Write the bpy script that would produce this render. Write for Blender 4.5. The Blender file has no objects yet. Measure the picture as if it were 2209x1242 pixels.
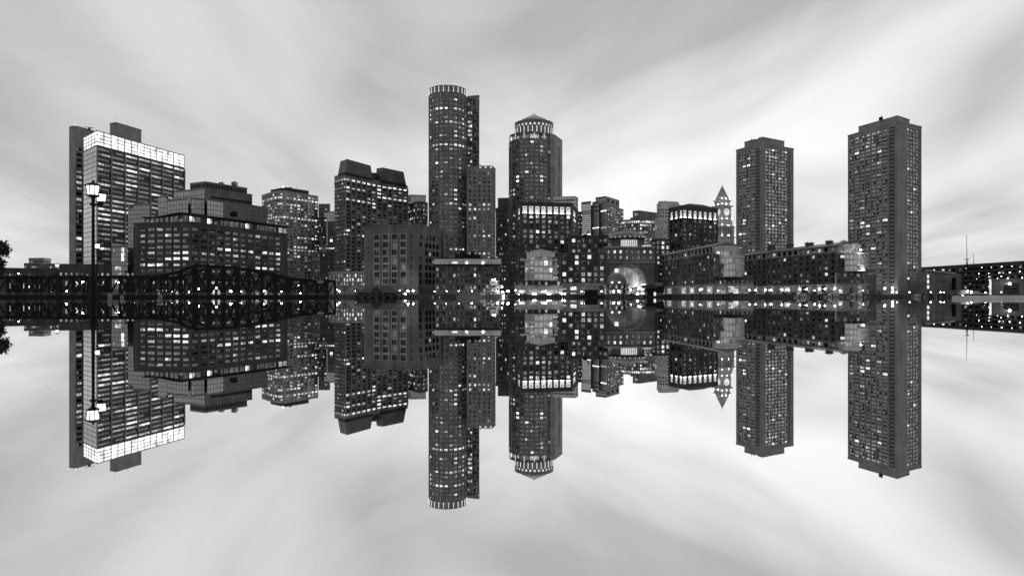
import bpy, math, random
from mathutils import Vector

# ---------------------------------------------------------------- camera, sky, sun, exposure
scene = bpy.context.scene
COL = scene.collection
F, YH, CX, HC = 1500.0, 640.0, 1104.5, 0.25        # focal length and horizon in photo pixels, eye height in metres
R = math.radians
SUN_AZ, SUN_EL = R(12), R(2.5)                     # dusk sun, low behind the skyline

cd = bpy.data.cameras.new("camera"); cam = bpy.data.objects.new("camera", cd); COL.objects.link(cam)
cd.sensor_fit = 'HORIZONTAL'; cd.sensor_width = 36.0; cd.lens = 36.0 * F / 2209.0
cd.shift_y = (YH - 621.0) / 2209.0; cd.clip_start = 0.05; cd.clip_end = 20000
cam.location = (0, 0, HC); cam.rotation_euler = (R(90), 0, 0)
scene.camera = cam

world = bpy.data.worlds.new("World"); scene.world = world; world.use_nodes = True
nt = world.node_tree; nt.nodes.clear()
def N(t, typ, **kw):
    n = t.nodes.new(typ)
    for k, v in kw.items():
        if k.startswith('i_'): n.inputs[k[2:].replace('_', ' ')].default_value = v
        else: setattr(n, k, v)
    return n
def MATH(t, op, a, b=None, c=None, clamp=False):
    n = t.nodes.new('ShaderNodeMath'); n.operation = op; n.use_clamp = clamp
    for i, s in enumerate((a, b, c)):
        if s is None: continue
        if isinstance(s, (int, float)): n.inputs[i].default_value = s
        else: t.links.new(s, n.inputs[i])
    return n.outputs[0]
def MAPR(t, val, a, b, c, d):
    n = t.nodes.new('ShaderNodeMapRange'); n.inputs[1].default_value = a; n.inputs[2].default_value = b
    n.inputs[3].default_value = c; n.inputs[4].default_value = d; t.links.new(val, n.inputs[0]); return n.outputs[0]
L = nt.links.new
sky = N(nt, 'ShaderNodeTexSky', sky_type='NISHITA', sun_disc=False)
sky.sun_elevation = SUN_EL; sky.sun_rotation = SUN_AZ; sky.air_density = 1.0; sky.dust_density = 3.0; sky.ozone_density = 1.0
bw = N(nt, 'ShaderNodeRGBToBW'); L(sky.outputs[0], bw.inputs[0])
tc = N(nt, 'ShaderNodeTexCoord'); sp = N(nt, 'ShaderNodeSeparateXYZ'); L(tc.outputs['Generated'], sp.inputs[0])
zz = MATH(nt, 'ADD', MATH(nt, 'ABSOLUTE', sp.outputs[2]), 0.17)
ux = MATH(nt, 'DIVIDE', sp.outputs[0], zz); uy = MATH(nt, 'DIVIDE', sp.outputs[1], zz)
def cloud(sx, sy, ox, oy, scale, detail, rough, dist):
    cb = N(nt, 'ShaderNodeCombineXYZ')
    L(MATH(nt, 'MULTIPLY_ADD', ux, sx, ox), cb.inputs[0]); L(MATH(nt, 'MULTIPLY_ADD', uy, sy, oy), cb.inputs[1])
    n = N(nt, 'ShaderNodeTexNoise'); L(cb.outputs[0], n.inputs['Vector'])
    n.inputs['Scale'].default_value = scale; n.inputs['Detail'].default_value = detail
    n.inputs['Roughness'].default_value = rough; n.inputs['Distortion'].default_value = dist
    return n.outputs[0]
c1 = MAPR(nt, cloud(1.0, 0.5, 5.5, 15.2, 0.85, 3, 0.42, 1.0), 0.32, 0.68, 0.0, 1.0)
c2 = MAPR(nt, cloud(1.0, 0.32, 8.1, 4.4, 1.9, 4, 0.5, 0.9), 0.22, 0.80, 0.0, 1.0)
cm = MATH(nt, 'ADD', MATH(nt, 'MULTIPLY', c1, 0.64), MATH(nt, 'MULTIPLY', c2, 0.36))
CLOUD_LO, CLOUD_HI = 0.50, 1.22
fac = MAPR(nt, cm, 0.15, 0.85, CLOUD_LO, CLOUD_HI)
veil = MATH(nt, 'MULTIPLY', MATH(nt, 'POWER', bw.outputs[0], 0.19), 5.15)      # cloud deck spreads the dusk light
lum0 = MATH(nt, 'MULTIPLY', veil, fac)
lum = MATH(nt, 'DIVIDE', MATH(nt, 'MULTIPLY', lum0, 18.6), MATH(nt, 'ADD', lum0, 13.0))      # thick bright cloud saturates
bg = N(nt, 'ShaderNodeBackground'); L(lum, bg.inputs['Color']); bg.inputs['Strength'].default_value = 0.1
ow = N(nt, 'ShaderNodeOutputWorld'); L(bg.outputs[0], ow.inputs[0])

sd = bpy.data.lights.new("sun", 'SUN'); so = bpy.data.objects.new("sun", sd); COL.objects.link(so)
sd.energy = 0.25; sd.angle = R(6); sd.color = (1, 1, 1)
so.rotation_euler = (-(R(90) - SUN_EL), 0, -SUN_AZ)
scene.view_settings.view_transform = 'Standard'; scene.view_settings.look = 'None'
scene.view_settings.exposure = 0.36; scene.view_settings.gamma = 1.0; scene.view_settings.use_curve_mapping = False
scene.cycles.max_bounces = 5; scene.cycles.glossy_bounces = 4; scene.cycles.diffuse_bounces = 2
scene.cycles.use_denoising = True; scene.cycles.sample_clamp_indirect = 3.0
scene.cycles.caustics_reflective = False; scene.cycles.caustics_refractive = False

# ---------------------------------------------------------------- pixel helpers (plan positions worked out from the photograph)
def PX(px, D): return (px - CX) / F * D
def ZP(py, D): return HC + (YH - py) / F * D
def at(px, D): return (PX(px, D), D)
def cor(px, py, H):                                 # ground position of a roof corner of height H
    D = (H - HC) * F / (YH - py); return (PX(px, D), D)

# ---------------------------------------------------------------- materials
MATS = {}
def newmat(name):
    m = bpy.data.materials.new(name); m.use_nodes = True; t = m.node_tree
    return m, t, t.nodes['Principled BSDF']
def posn(t, scale, detail=3, sx=1, sy=1, sz=1):
    g = N(t, 'ShaderNodeNewGeometry'); mp = N(t, 'ShaderNodeMapping'); mp.inputs['Scale'].default_value = (sx, sy, sz)
    t.links.new(g.outputs['Position'], mp.inputs[0])
    n = N(t, 'ShaderNodeTexNoise'); n.inputs['Scale'].default_value = scale; n.inputs['Detail'].default_value = detail
    t.links.new(mp.outputs[0], n.inputs['Vector']); return n.outputs[0]
def solid(name, v, rough=0.8, var=0.35, spec=0.3, scale=0.12, streak=0.3, bump=0.0, fine=1.5):
    m, t, b = newmat(name)
    a = MAPR(t, posn(t, scale, 4), 0.3, 0.7, 1 - var, 1 + var * 0.8)
    s = MAPR(t, posn(t, 1.0, 3, 0.8, 0.8, 0.05), 0.3, 0.7, 1 - streak, 1 + streak * 0.6)
    f = MAPR(t, posn(t, fine, 2), 0.25, 0.75, 0.86, 1.14)
    c = MATH(t, 'MULTIPLY', MATH(t, 'MULTIPLY', MATH(t, 'MULTIPLY', a, s), f), v)
    cb = N(t, 'ShaderNodeCombineColor')
    for i in range(3): t.links.new(c, cb.inputs[i])
    t.links.new(cb.outputs[0], b.inputs['Base Color'])
    b.inputs['Roughness'].default_value = rough; b.inputs['Specular IOR Level'].default_value = spec
    if bump:
        bp = N(t, 'ShaderNodeBump'); bp.inputs['Strength'].default_value = bump; bp.inputs['Distance'].default_value = 0.2
        t.links.new(posn(t, fine, 4), bp.inputs['Height']); t.links.new(bp.outputs[0], b.inputs['Normal'])
    MATS[name] = m; return m
def glass(name, f0, rough=0.06, emit=0.0, var=0.35, con=(0.32, 0.68, 0.15, 1.5), scale=0.7, bump=0.006, metal=1.0):
    m, t, b = newmat(name)
    a = MAPR(t, posn(t, 0.35, 2), 0.3, 0.7, 1 - var, 1 + var)
    c = MATH(t, 'MULTIPLY', a, f0); cb = N(t, 'ShaderNodeCombineColor')
    for i in range(3): t.links.new(c, cb.inputs[i])
    t.links.new(cb.outputs[0], b.inputs['Base Color'])
    b.inputs['Metallic'].default_value = metal; b.inputs['Roughness'].default_value = rough
    if bump:
        bp = N(t, 'ShaderNodeBump'); bp.inputs['Strength'].default_value = bump; bp.inputs['Distance'].default_value = 0.5
        t.links.new(posn(t, 0.25, 2), bp.inputs['Height']); t.links.new(bp.outputs[0], b.inputs['Normal'])
    if emit:
        e1 = MAPR(t, posn(t, scale, 3, 1, 1, 1.6), *con)
        e2 = MAPR(t, posn(t, 0.11, 1), 0.3, 0.7, 0.45, 1.5)
        b.inputs['Emission Color'].default_value = (1, 1, 1, 1)
        t.links.new(MATH(t, 'MULTIPLY', MATH(t, 'MAXIMUM', MATH(t, 'MULTIPLY', e1, e2), 0.0), emit), b.inputs['Emission Strength'])
    MATS[name] = m; return m
def glow(name, e, base=0.6):
    m, t, b = newmat(name); b.inputs['Base Color'].default_value = (base,) * 3 + (1,)
    b.inputs['Emission Color'].default_value = (1, 1, 1, 1)
    t.links.new(MATH(t, 'MULTIPLY', MAPR(t, posn(t, 0.8, 2), 0.3, 0.7, 0.75, 1.2), e), b.inputs['Emission Strength'])
    MATS[name] = m; return m
solid('concrete', 0.25, var=0.2, streak=0.2); solid('concrete_light', 0.30); solid('stone', 0.32, var=0.3); solid('stone_pale', 0.55, var=0.25)
solid('brick_dark', 0.062, bump=0.3); solid('brick_mid', 0.09, bump=0.3); solid('brick_grey', 0.13, bump=0.3)
solid('granite', 0.20, rough=0.5); solid('granite_dark', 0.105, rough=0.5); solid('spandrel', 0.022, rough=0.35)
solid('metal_dark', 0.011, rough=0.6, spec=0.08); solid('metal_grey', 0.12, rough=0.4, spec=0.5); solid('metal_pale', 0.5, rough=0.4)
solid('roof_dark', 0.03, rough=0.7); solid('roof_metal', 0.10, rough=0.35, spec=0.6); solid('timber', 0.02, spec=.1); solid('timber_pale', 0.22)
solid('white_paint', 0.55, var=0.15, streak=0.15); solid('frame_grey', 0.16); solid('frame_dark', 0.015, spec=.1); solid('frame_pale', 0.34)
solid('foliage', 0.035, rough=0.6, scale=0.6, var=0.6); solid('bark', 0.03); solid('ground_paving', 0.09); solid('quay_stone', 0.08, bump=0.4)
glass('glass_dark', 0.15); glass('glass_dim', 0.14, emit=0.07); glass('glass_lit', 0.10, emit=0.40, con=(0.36, 0.64, 0.1, 1.5)); glass('glass_bright', 0.10, emit=1.1, con=(0.3, 0.66, 0.2, 1.4))
glass('glass_mid', 0.36, rough=0.05, var=0.12, metal=0.6); glass('glass_light', 0.85, rough=0.05, var=0.1, metal=0.45); glass('glass_black', 0.03)
glass('glass_sky', 0.85, rough=0.06, var=0.25, metal=0.45)
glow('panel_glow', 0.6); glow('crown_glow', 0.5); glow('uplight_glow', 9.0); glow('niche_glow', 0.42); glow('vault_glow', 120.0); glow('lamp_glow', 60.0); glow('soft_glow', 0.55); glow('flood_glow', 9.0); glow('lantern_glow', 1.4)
glow('shop_glow', 0.28)
glass('crown_panel', 0.3, emit=1.15, con=(0.3, 0.7, 0.45, 1.35), scale=0.3)
def water_mat():
    m, t, b = newmat('water_surface'); b.inputs['Metallic'].default_value = 1.0; b.inputs['Roughness'].default_value = 0.009
    b.inputs['Base Color'].default_value = (0.97, 0.97, 0.97, 1)
    bp = N(t, 'ShaderNodeBump'); bp.inputs['Strength'].default_value = 0.02; bp.inputs['Distance'].default_value = 0.02
    t.links.new(posn(t, 0.35, 3, 0.5, 1, 1), bp.inputs['Height']); t.links.new(bp.outputs[0], b.inputs['Normal'])
    MATS['water_surface'] = m
water_mat()

# ---------------------------------------------------------------- mesh builder
class MB:
    def __init__(s): s.v = []; s.f = []; s.m = []
    def poly(s, pts, mi=0):
        k = len(s.v); s.v += [tuple(p) for p in pts]; s.f.append(tuple(range(k, k + len(pts)))); s.m.append(mi)
    def box(s, c, d, rz=0.0, mi=0):
        ca, sa = math.cos(rz), math.sin(rz); k = len(s.v)
        for z in (-.5, .5):
            for x, y in ((-.5, -.5), (.5, -.5), (.5, .5), (-.5, .5)):
                X, Y = x * d[0], y * d[1]; s.v.append((c[0] + X * ca - Y * sa, c[1] + X * sa + Y * ca, c[2] + z * d[2]))
        for q in ((3, 2, 1, 0), (4, 5, 6, 7), (0, 1, 5, 4), (1, 2, 6, 5), (2, 3, 7, 6), (3, 0, 4, 7)):
            s.f.append(tuple(k + i for i in q)); s.m.append(mi)
    def prism(s, P, z0, z1, mi=0, top=None, bottom=False, P1=None):
        P1 = P1 or P; n = len(P)
        for i in range(n):
            j = (i + 1) % n
            s.poly([(P[i][0], P[i][1], z0), (P[j][0], P[j][1], z0), (P1[j][0], P1[j][1], z1), (P1[i][0], P1[i][1], z1)], mi)
        s.poly([(p[0], p[1], z1) for p in P1], mi if top is None else top)
        if bottom: s.poly([(p[0], p[1], z0) for p in reversed(P)], mi)
    def tube(s, a, b, r0, r1=None, n=8, mi=0, caps=True):
        r1 = r0 if r1 is None else r1; a = Vector(a); b = Vector(b); d = (b - a).normalized()
        u = d.orthogonal().normalized(); w = d.cross(u); k = len(s.v)
        for p, r in ((a, r0), (b, r1)):
            for i in range(n):
                t = 2 * math.pi * i / n; s.v.append(tuple(p + (u * math.cos(t) + w * math.sin(t)) * r))
        for i in range(n):
            j = (i + 1) % n; s.f.append((k + i, k + j, k + n + j, k + n + i)); s.m.append(mi)
        if caps:
            s.f.append(tuple(k + i for i in reversed(range(n)))); s.m.append(mi); s.f.append(tuple(k + n + i for i in range(n))); s.m.append(mi)
    def bar(s, a, b, w, h, mi=0):                    # straight member of w (level) by h (upright) section
        a = Vector(a); b = Vector(b); d = (b - a).normalized(); up = Vector((0, 0, 1)) if abs(d.z) < 0.99 else Vector((0, 1, 0))
        x = d.cross(up).normalized(); y = x.cross(d); k = len(s.v)
        for p in (a, b):
            for i, j in ((-1, -1), (1, -1), (1, 1), (-1, 1)): s.v.append(tuple(p + x * (i * w / 2) + y * (j * h / 2)))
        for q in ((0, 1, 2, 3), (7, 6, 5, 4), (0, 4, 5, 1), (1, 5, 6, 2), (2, 6, 7, 3), (3, 7, 4, 0)):
            s.f.append(tuple(k + i for i in q)); s.m.append(mi)
    def lathe(s, c, prof, n=24, mi=0):
        k = len(s.v); m = len(prof)
        for r, z in prof:
            for i in range(n):
                t = 2 * math.pi * i / n; s.v.append((c[0] + r * math.cos(t), c[1] + r * math.sin(t), z))
        for q in range(m - 1):
            for i in range(n):
                j = (i + 1) % n; s.f.append((k + q * n + i, k + q * n + j, k + (q + 1) * n + j, k + (q + 1) * n + i)); s.m.append(mi)
        s.f.append(tuple(k + (m - 1) * n + i for i in range(n))); s.m.append(mi)
    def mesh(s, name, mats, off=(0, 0, 0), smooth=False):
        me = bpy.data.meshes.new(name)
        me.from_pydata([(x - off[0], y - off[1], z - off[2]) for x, y, z in s.v], [], s.f)
        for m in mats: me.materials.append(MATS[m])
        me.polygons.foreach_set('material_index', s.m)
        if smooth: me.polygons.foreach_set('use_smooth', [True] * len(s.f))
        me.update(); return me
    def build(s, name, mats, parent=None, smooth=False, kind=None):
        if not s.f: return None
        o = bpy.data.objects.new(name, s.mesh(name, [mats] if isinstance(mats, str) else mats, org(parent), smooth))
        COL.objects.link(o); o.parent = parent
        if kind: o['kind'] = kind
        return o
def org(o):
    x = y = z = 0.0
    while o is not None: x += o.location[0]; y += o.location[1]; z += o.location[2]; o = o.parent
    return (x, y, z)
def tag(o, label, cat, group=None):
    o['label'] = label; o['category'] = cat
    if group: o['group'] = group
    return o
def thing(name, label, cat, xy, z=0.0, group=None):
    o = bpy.data.objects.new(name, None); COL.objects.link(o); o.location = (xy[0], xy[1], z); o.empty_display_size = 1
    return tag(o, label, cat, group)
def place(name, me, parent, loc, rz=0.0):
    o = bpy.data.objects.new(name, me); COL.objects.link(o); o.parent = parent; g = org(parent)
    o.location = (loc[0] - g[0], loc[1] - g[1], loc[2] - g[2]); o.rotation_euler = (0, 0, rz); return o

# ---------------------------------------------------------------- facades with real openings and set-back windows
GROUND = 1.3
WINS = {}
PANES = {'d': 'glass_dark', 'm': 'glass_dim', 'l': 'glass_lit', 'b': 'glass_bright', 'k': 'glass_black', 's': 'glass_sky',
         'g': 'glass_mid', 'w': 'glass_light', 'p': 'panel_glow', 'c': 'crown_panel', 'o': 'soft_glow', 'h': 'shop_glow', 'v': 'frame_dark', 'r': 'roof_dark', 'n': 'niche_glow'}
def facade(W, root, p0, p1, z0, z1, sp, rng, mi=0):
    dx, dy = p1[0] - p0[0], p1[1] - p0[1]; Lh = math.hypot(dx, dy); dx /= Lh; dy /= Lh; nx, ny = dy, -dx
    def P(u, v, d=0.0): return (p0[0] + dx * u - nx * d, p0[1] + dy * u - ny * d, v)
    if not sp:
        W.poly([P(0, z0), P(Lh, z0), P(Lh, z1), P(0, z1)], mi); return
    if 'cols' in sp: cols = [(a * Lh, b * Lh) for a, b in sp['cols']]
    else:
        ml, mr, n, fw = sp.get('ml', 0.0), sp.get('mr', 0.0), sp['n'], sp.get('fw', 0.6); b = (Lh - ml - mr) / n
        cols = [(ml + b * (i + .5 - fw / 2), ml + b * (i + .5 + fw / 2)) for i in range(n)]
    if 'zrows' in sp: rows = sorted(sp['zrows'], reverse=True)
    else:
        zt, zb, k, fh = sp.get('zt', z1 - 1.0), sp.get('zb', z0 + 4.0), sp['rows'], sp.get('fh', 0.55); b = (zt - zb) / k
        rows = [(zt - b * (j + .5 + fh / 2), zt - b * (j + .5 - fh / 2)) for j in range(k)]
    dep = sp.get('dep', 0.45); skip = sp.get('skip'); ang = math.atan2(dy, dx); pm = sp.get('rowp', {}); rc = sp.get('rowc', {})
    pd, pl, pb = sp.get('lit', (0.15, 0.12, 0.03)); base = sp.get('base', 'd'); cc = sp.get('colc', {})
    last = 0.0
    for i, (a, b) in enumerate(cols):
        if a > last + 1e-4: W.poly([P(last, z0), P(a, z0), P(a, z1), P(last, z1)], mi)
        last = b; vt = z1
        for j, (v0, v1) in enumerate(rows):
            if vt > v1 + 1e-4: W.poly([P(a, v1), P(b, v1), P(b, vt), P(a, vt)], mi)
            vt = v0
            if skip and skip(i, j): W.poly([P(a, v0), P(b, v0), P(b, v1), P(a, v1)], mi); continue
            W.poly([P(a, v0), P(b, v0), P(b, v0, dep), P(a, v0, dep)], mi); W.poly([P(a, v1, dep), P(b, v1, dep), P(b, v1), P(a, v1)], mi)
            W.poly([P(a, v0), P(a, v0, dep), P(a, v1, dep), P(a, v1)], mi); W.poly([P(b, v0, dep), P(b, v0), P(b, v1), P(b, v1, dep)], mi)
            if j in rc: c = rc[j]
            elif i in cc: c = cc[i]
            else:
                q = pm.get(j, (pd, pl, pb)); r = rng.random(); c = 'b' if r < q[2] else 'l' if r < q[1] + q[2] else 'm' if r < sum(q) else base
            WINS.setdefault(root, []).append((P((a + b) / 2, (v0 + v1) / 2, dep), ang, b - a, v1 - v0, c, sp.get('mull', (1, 0)), sp.get('frame', 'frame_grey'), sp.get('ft', 0.12), abs(nx * p0[0] + ny * p0[1]) / math.hypot(*p0)))
        if vt > z0 + 1e-4: W.poly([P(a, z0), P(b, z0), P(b, vt), P(a, vt)], mi)
    if Lh > last + 1e-4: W.poly([P(last, z0), P(Lh, z0), P(Lh, z1), P(last, z1)], mi)
    zl, zh = rows[-1][0] - 0.6, rows[0][1] + 0.6
    if 'rib' in sp:
        w, d, rm = sp['rib']; us = [0.0] + [(cols[i][1] + cols[i + 1][0]) / 2 for i in range(len(cols) - 1)] + [Lh]
        for u in us[sp.get('rs', 0)::sp.get('rstep', 1)]: q = P(u, (zl + zh) / 2, -d / 2 + 0.02); W.box(q, (w, d, zh - zl), ang, rm)
    if 'band' in sp:
        h, d, bm = sp['band']
        for j, (v0, v1) in enumerate(rows): q = P(Lh / 2, v0 - h / 2 - 0.03, -d / 2 + 0.03); W.box(q, (Lh, d, h), ang, bm)
BLIND = {'l': 'glass_dim', 'b': 'glass_lit', 's': 'glass_black', 'd': 'glass_dim', 'k': 'glass_dark', 'm': 'glass_black', 'h': 'glass_dim'}
def win_mesh(w, h, c, mull, frame, ft, var=0):
    M = MB(); x, z = w / 2, h / 2
    M.poly([(-x, 0, -z), (x, 0, -z), (x, 0, z), (-x, 0, z)], 1)
    def b(x0, x1, z0, z1, y=-0.10):
        M.poly([(x0, y, z0), (x1, y, z0), (x1, y, z1), (x0, y, z1)]); M.poly([(x0, 0, z0), (x0, y, z0), (x0, y, z1), (x0, 0, z1)])
        M.poly([(x1, y, z0), (x1, 0, z0), (x1, 0, z1), (x1, y, z1)]); M.poly([(x0, y, z1), (x1, y, z1), (x1, 0, z1), (x0, 0, z1)]); M.poly([(x0, 0, z0), (x1, 0, z0), (x1, y, z0), (x0, y, z0)])
    if var == 1: M.poly([(-x, -.03, z * .1), (x, -.03, z * .1), (x, -.03, z), (-x, -.03, z)], 2)            # blind half down
    if var == 2: M.poly([(0, -.03, -z), (x, -.03, -z), (x, -.03, z), (0, -.03, z)], 2)                    # one curtain drawn
    if var == 3: M.poly([(-x, -.03, -z), (-x * .3, -.03, -z), (-x * .3, -.03, z), (-x, -.03, z)], 2); M.poly([(-x * .3, -.035, z * .5), (x, -.035, z * .5), (x, -.035, z), (-x * .3, -.035, z)], 2)
    b(-x, -x + ft, -z, z); b(x - ft, x, -z, z); b(-x + ft, x - ft, z - ft, z); b(-x + ft, x - ft, -z, -z + ft, -0.14)
    for i in range(mull[0]): q = -x + w * (i + 1) / (mull[0] + 1); b(q - ft * .35, q + ft * .35, -z + ft, z - ft, -0.08)
    for i in range(mull[1]): q = -z + h * (i + 1) / (mull[1] + 1); b(-x + ft, x - ft, q - ft * .35, q + ft * .35, -0.06)
    return M
WCACHE = {}
def finish(root, thr=8.0, limit=300, name='window', single=True):
    ws = WINS.pop(root, [])
    def size(w): return max(w[2] * max(w[8], 0.15), w[3]) * F / w[0][1]
    ws.sort(key=size, reverse=True); J = MB(); slots = []; vr = random.Random(len(ws))
    for k, (p, a, w, h, c, mull, fr, ft, _) in enumerate(ws):
        var = vr.choice((0, 0, 0, 1, 2, 3)) if c in BLIND else 0
        if single and k < limit and size(ws[k]) >= thr:
            key = (round(w, 2), round(h, 2), c, mull, fr, ft, var)
            if key not in WCACHE: WCACHE[key] = win_mesh(w, h, c, mull, fr, ft, var).mesh(name, [fr, PANES[c], BLIND.get(c, fr)])
            place(name, WCACHE[key], root, p, a)
        else:
            M = win_mesh(w, h, c, (min(mull[0], 1), 0), fr, ft, var); ms = (fr, PANES[c], BLIND.get(c, fr)); ca, sa = math.cos(a), math.sin(a); b0 = len(J.v)
            for m in ms:
                if m not in slots: slots.append(m)
            J.v += [(p[0] + x * ca - y * sa, p[1] + x * sa + y * ca, p[2] + z) for x, y, z in M.v]
            J.f += [tuple(b0 + i for i in f) for f in M.f]; J.m += [slots.index(ms[m]) for m in M.m]
    if J.f: J.build('window_rows', slots, root, kind='stuff')
def close(pts, depth=None):
    P = list(pts)
    if len(P) == 3 and depth is None: return P + [(P[0][0] + P[2][0] - P[1][0], P[0][1] + P[2][1] - P[1][1])]
    d = depth or 25.0; return P + [(P[-1][0] * (1 + d / P[-1][1]), P[-1][1] + d), (P[0][0] * (1 + d / P[0][1]), P[0][1] + d)]
def volume(root, pts, z0, z1, specs, mats, seed=1, depth=None, back=None, parapet=0.7, name='wall', roof='roof_dark', full=None, lip=0.25):
    rng = random.Random(seed); W = MB(); full = full or (list(pts) + back if back else close(pts, depth)); n = len(full)
    for i in range(n):
        a, b = full[i], full[(i + 1) % n]; facade(W, root, a, b, z0, z1, specs[i] if i < len(specs) else None, rng)
    o = W.build(name, mats, root)
    cx = sum(p[0] for p in full) / n; cy = sum(p[1] for p in full) / n
    Rf = MB(); Rf.poly([(p[0], p[1], z1 - 0.05) for p in full], 0)
    if parapet:
        def off(p, s): q = math.hypot(p[0] - cx, p[1] - cy) or 1; return (p[0] + (p[0] - cx) / q * s, p[1] + (p[1] - cy) / q * s)
        O = [off(p, lip) for p in full]; I = [off(p, -0.6) for p in full]
        for i in range(n):
            j = (i + 1) % n; A, B, C, D = O[i], O[j], I[j], I[i]
            Rf.poly([(*A, z1 - 0.45), (*B, z1 - 0.45), (*B, z1 + parapet), (*A, z1 + parapet)], 1); Rf.poly([(*A, z1 + parapet), (*B, z1 + parapet), (*C, z1 + parapet), (*D, z1 + parapet)], 1)
            Rf.poly([(*C, z1 - 0.02), (*D, z1 - 0.02), (*D, z1 + parapet), (*C, z1 + parapet)], 1); Rf.poly([(*B, z1 - 0.45), (*A, z1 - 0.45), (*off(full[i], -.05), z1 - 0.45), (*off(full[j], -.05), z1 - 0.45)], 1)
    Rf.build('roof', [roof, mats[0] if isinstance(mats, list) else mats], root)
    return o
def arc(c, r, a0, a1, n): return [(c[0] + r * math.cos(a0 + (a1 - a0) * i / n), c[1] + r * math.sin(a0 + (a1 - a0) * i / n)) for i in range(n + 1)]
def roofunits(root, c, z, n, spread, seed, s=(3, 5), mat='metal_grey'):
    rng = random.Random(seed)
    for _ in range(n):
        M = MB(); w, d, h = rng.uniform(*s), rng.uniform(*s), rng.uniform(1.2, 3.0); x = c[0] + rng.uniform(-spread, spread); y = c[1] + rng.uniform(-spread, spread)
        M.box((x, y, z + h / 2 - 0.1), (w, d, h)); M.box((x, y, z + h - 0.06), (w * .7, d * .7, 0.5)); M.tube((x + w * .2, y, z + h), (x + w * .2, y, z + h + 1.2), .25, .25, 6)
        M.build('roof_unit', mat, root)
def mast(root, xy, z, h, r=0.12, name='antenna'):
    M = MB(); M.tube((xy[0], xy[1], z - .3), (xy[0], xy[1], z + h), r, r * .5, 6); M.tube((xy[0], xy[1], z - .3), (xy[0], xy[1], z + .5), r * 2.5, r * 2.5, 6); M.build(name, 'metal_grey', root)
def bulb(root, p, r=0.4, name='lamp', mat='lamp_glow'):
    M = MB(); prof = [(r * math.sin(math.pi * i / 6), p[2] - r * math.cos(math.pi * i / 6)) for i in range(7)]
    M.lathe(p, [(max(a, .01), z) for a, z in prof], 8); return M.build(name, mat, root, smooth=True)
ORD = ['first', 'second', 'third', 'fourth', 'fifth', 'sixth', 'seventh', 'eighth', 'ninth', 'tenth']
def niches(root):                                    # attic niche panes glow themselves to look uplit, beside a real sill lamp
    for p, a, w, h, c, *_ in WINS[root]:
        if c == 'n': M = MB(); M.box((0, -.28, -h / 2 + .2), (w * .8, .22, .18)); place('uplight', M.mesh('uplight', ['uplight_glow']), root, p, a); M = MB(); M.box((0, -.06, h * .22), (w * .3, .1, h * .16)); place('attic_vent', M.mesh('attic_vent', ['frame_grey']), root, p, a)

# ---------------------------------------------------------------- setting: water, quay land
M = MB(); M.poly([(-6000, -600, 0), (6000, -600, 0), (6000, 9000, 0), (-6000, 9000, 0)])
o = M.build('harbour_water', 'water_surface'); o['kind'] = 'structure'
shore = [(-700, 380), (60, 372), (640, 360), (700, 345), (960, 328), (1090, 328), (1104, 338), (1408, 338), (1436, 312), (1500, 300), (1590, 276), (1632, 276), (1645, 296), (1840, 296), (1898, 290), (1906, 395), (2064, 420), (2500, 400), (3200, 400)]
SP = [at(a, b) for a, b in shore]
M = MB(); M.prism(SP + [(5500, 9000), (-5500, 9000)], -2.0, GROUND)
o = M.build('quay_ground', 'ground_paving'); o['kind'] = 'structure'
for i in range(len(SP) - 1):                                   # coping and wall face of the quay, one run per side
    a, b = SP[i], SP[i + 1]; M = MB(); d = math.hypot(b[0] - a[0], b[1] - a[1]); an = math.atan2(b[1] - a[1], b[0] - a[0]); nx, ny = math.sin(an), -math.cos(an)
    c = ((a[0] + b[0]) / 2 + nx * .35, (a[1] + b[1]) / 2 + ny * .35)
    M.box((c[0], c[1], -0.1), (d, 0.6, 2.4), an); M.box((c[0] + nx * .1, c[1] + ny * .1, 1.2), (d, 1.0, 0.35), an)
    k = int(d // 3.2)
    for q in range(k): t = (q + .5) / k - .5; M.box((c[0] + math.cos(an) * t * d + nx * .5, c[1] + math.sin(an) * t * d + ny * .5, 0.0), (0.35, 0.35, 2.0), an)
    o = M.build('quay_wall', 'quay_stone'); o['kind'] = 'structure'

# ---------------------------------------------------------------- bank tower with glowing crown
H = 182.0; A, B, C = cor(180, 297, H), cor(209, 282, H), cor(398, 336, H)
r = thing('office_tower', 'tall slab office tower with white glowing crown at far left behind the lantern lamp post', 'tower', B, GROUND)
fl = dict(n=7, fw=0.95, rows=27, zt=165.5, zb=18, fh=0.46, lit=(0.35, 0.40, 0.08), rowp={0: (.2, .5, .3), 12: (.1, .2, .7), 13: (.1, .6, .3), 19: (.7, .1, 0), 20: (0, .3, .7)}, rib=(1.3, 0.9, 1), frame='frame_dark', mull=(6, 0), dep=0.7)
sd_ = dict(n=3, fw=0.97, rows=27, zt=165.5, zb=18, fh=0.9, lit=(0, 0, 0), base='w', frame='metal_pale', mull=(1, 0), dep=0.12)
volume(r, [A, B, C], GROUND, 166.0, [sd_, fl], ['spandrel', 'concrete'], 11, parapet=0)
cf = dict(n=14, fw=0.90, zrows=[(166.6 + 3.85 * j, 170.1 + 3.85 * j) for j in range(4)], lit=(0, 0, 0), base='c', frame='frame_grey', ft=.2, mull=(1, 0), dep=0.3)
cs = dict(cf, n=5)
volume(r, [A, B, C], 166.0, H, [cs, cf], ['concrete'], 12, parapet=0.5, name='crown_wall')
pf = dict(cols=[(0.05, 0.36)], rows=24, zt=180, zb=20, fh=0.5, lit=(.3, .2, .05), base='k', dep=1.0, mull=(1, 0))
volume(r, [cor(149, 274, 203), cor(163, 272, 203), cor(202, 283, 203)], GROUND, 203, [None, pf], ['concrete'], 13, name='pylon')
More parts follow.
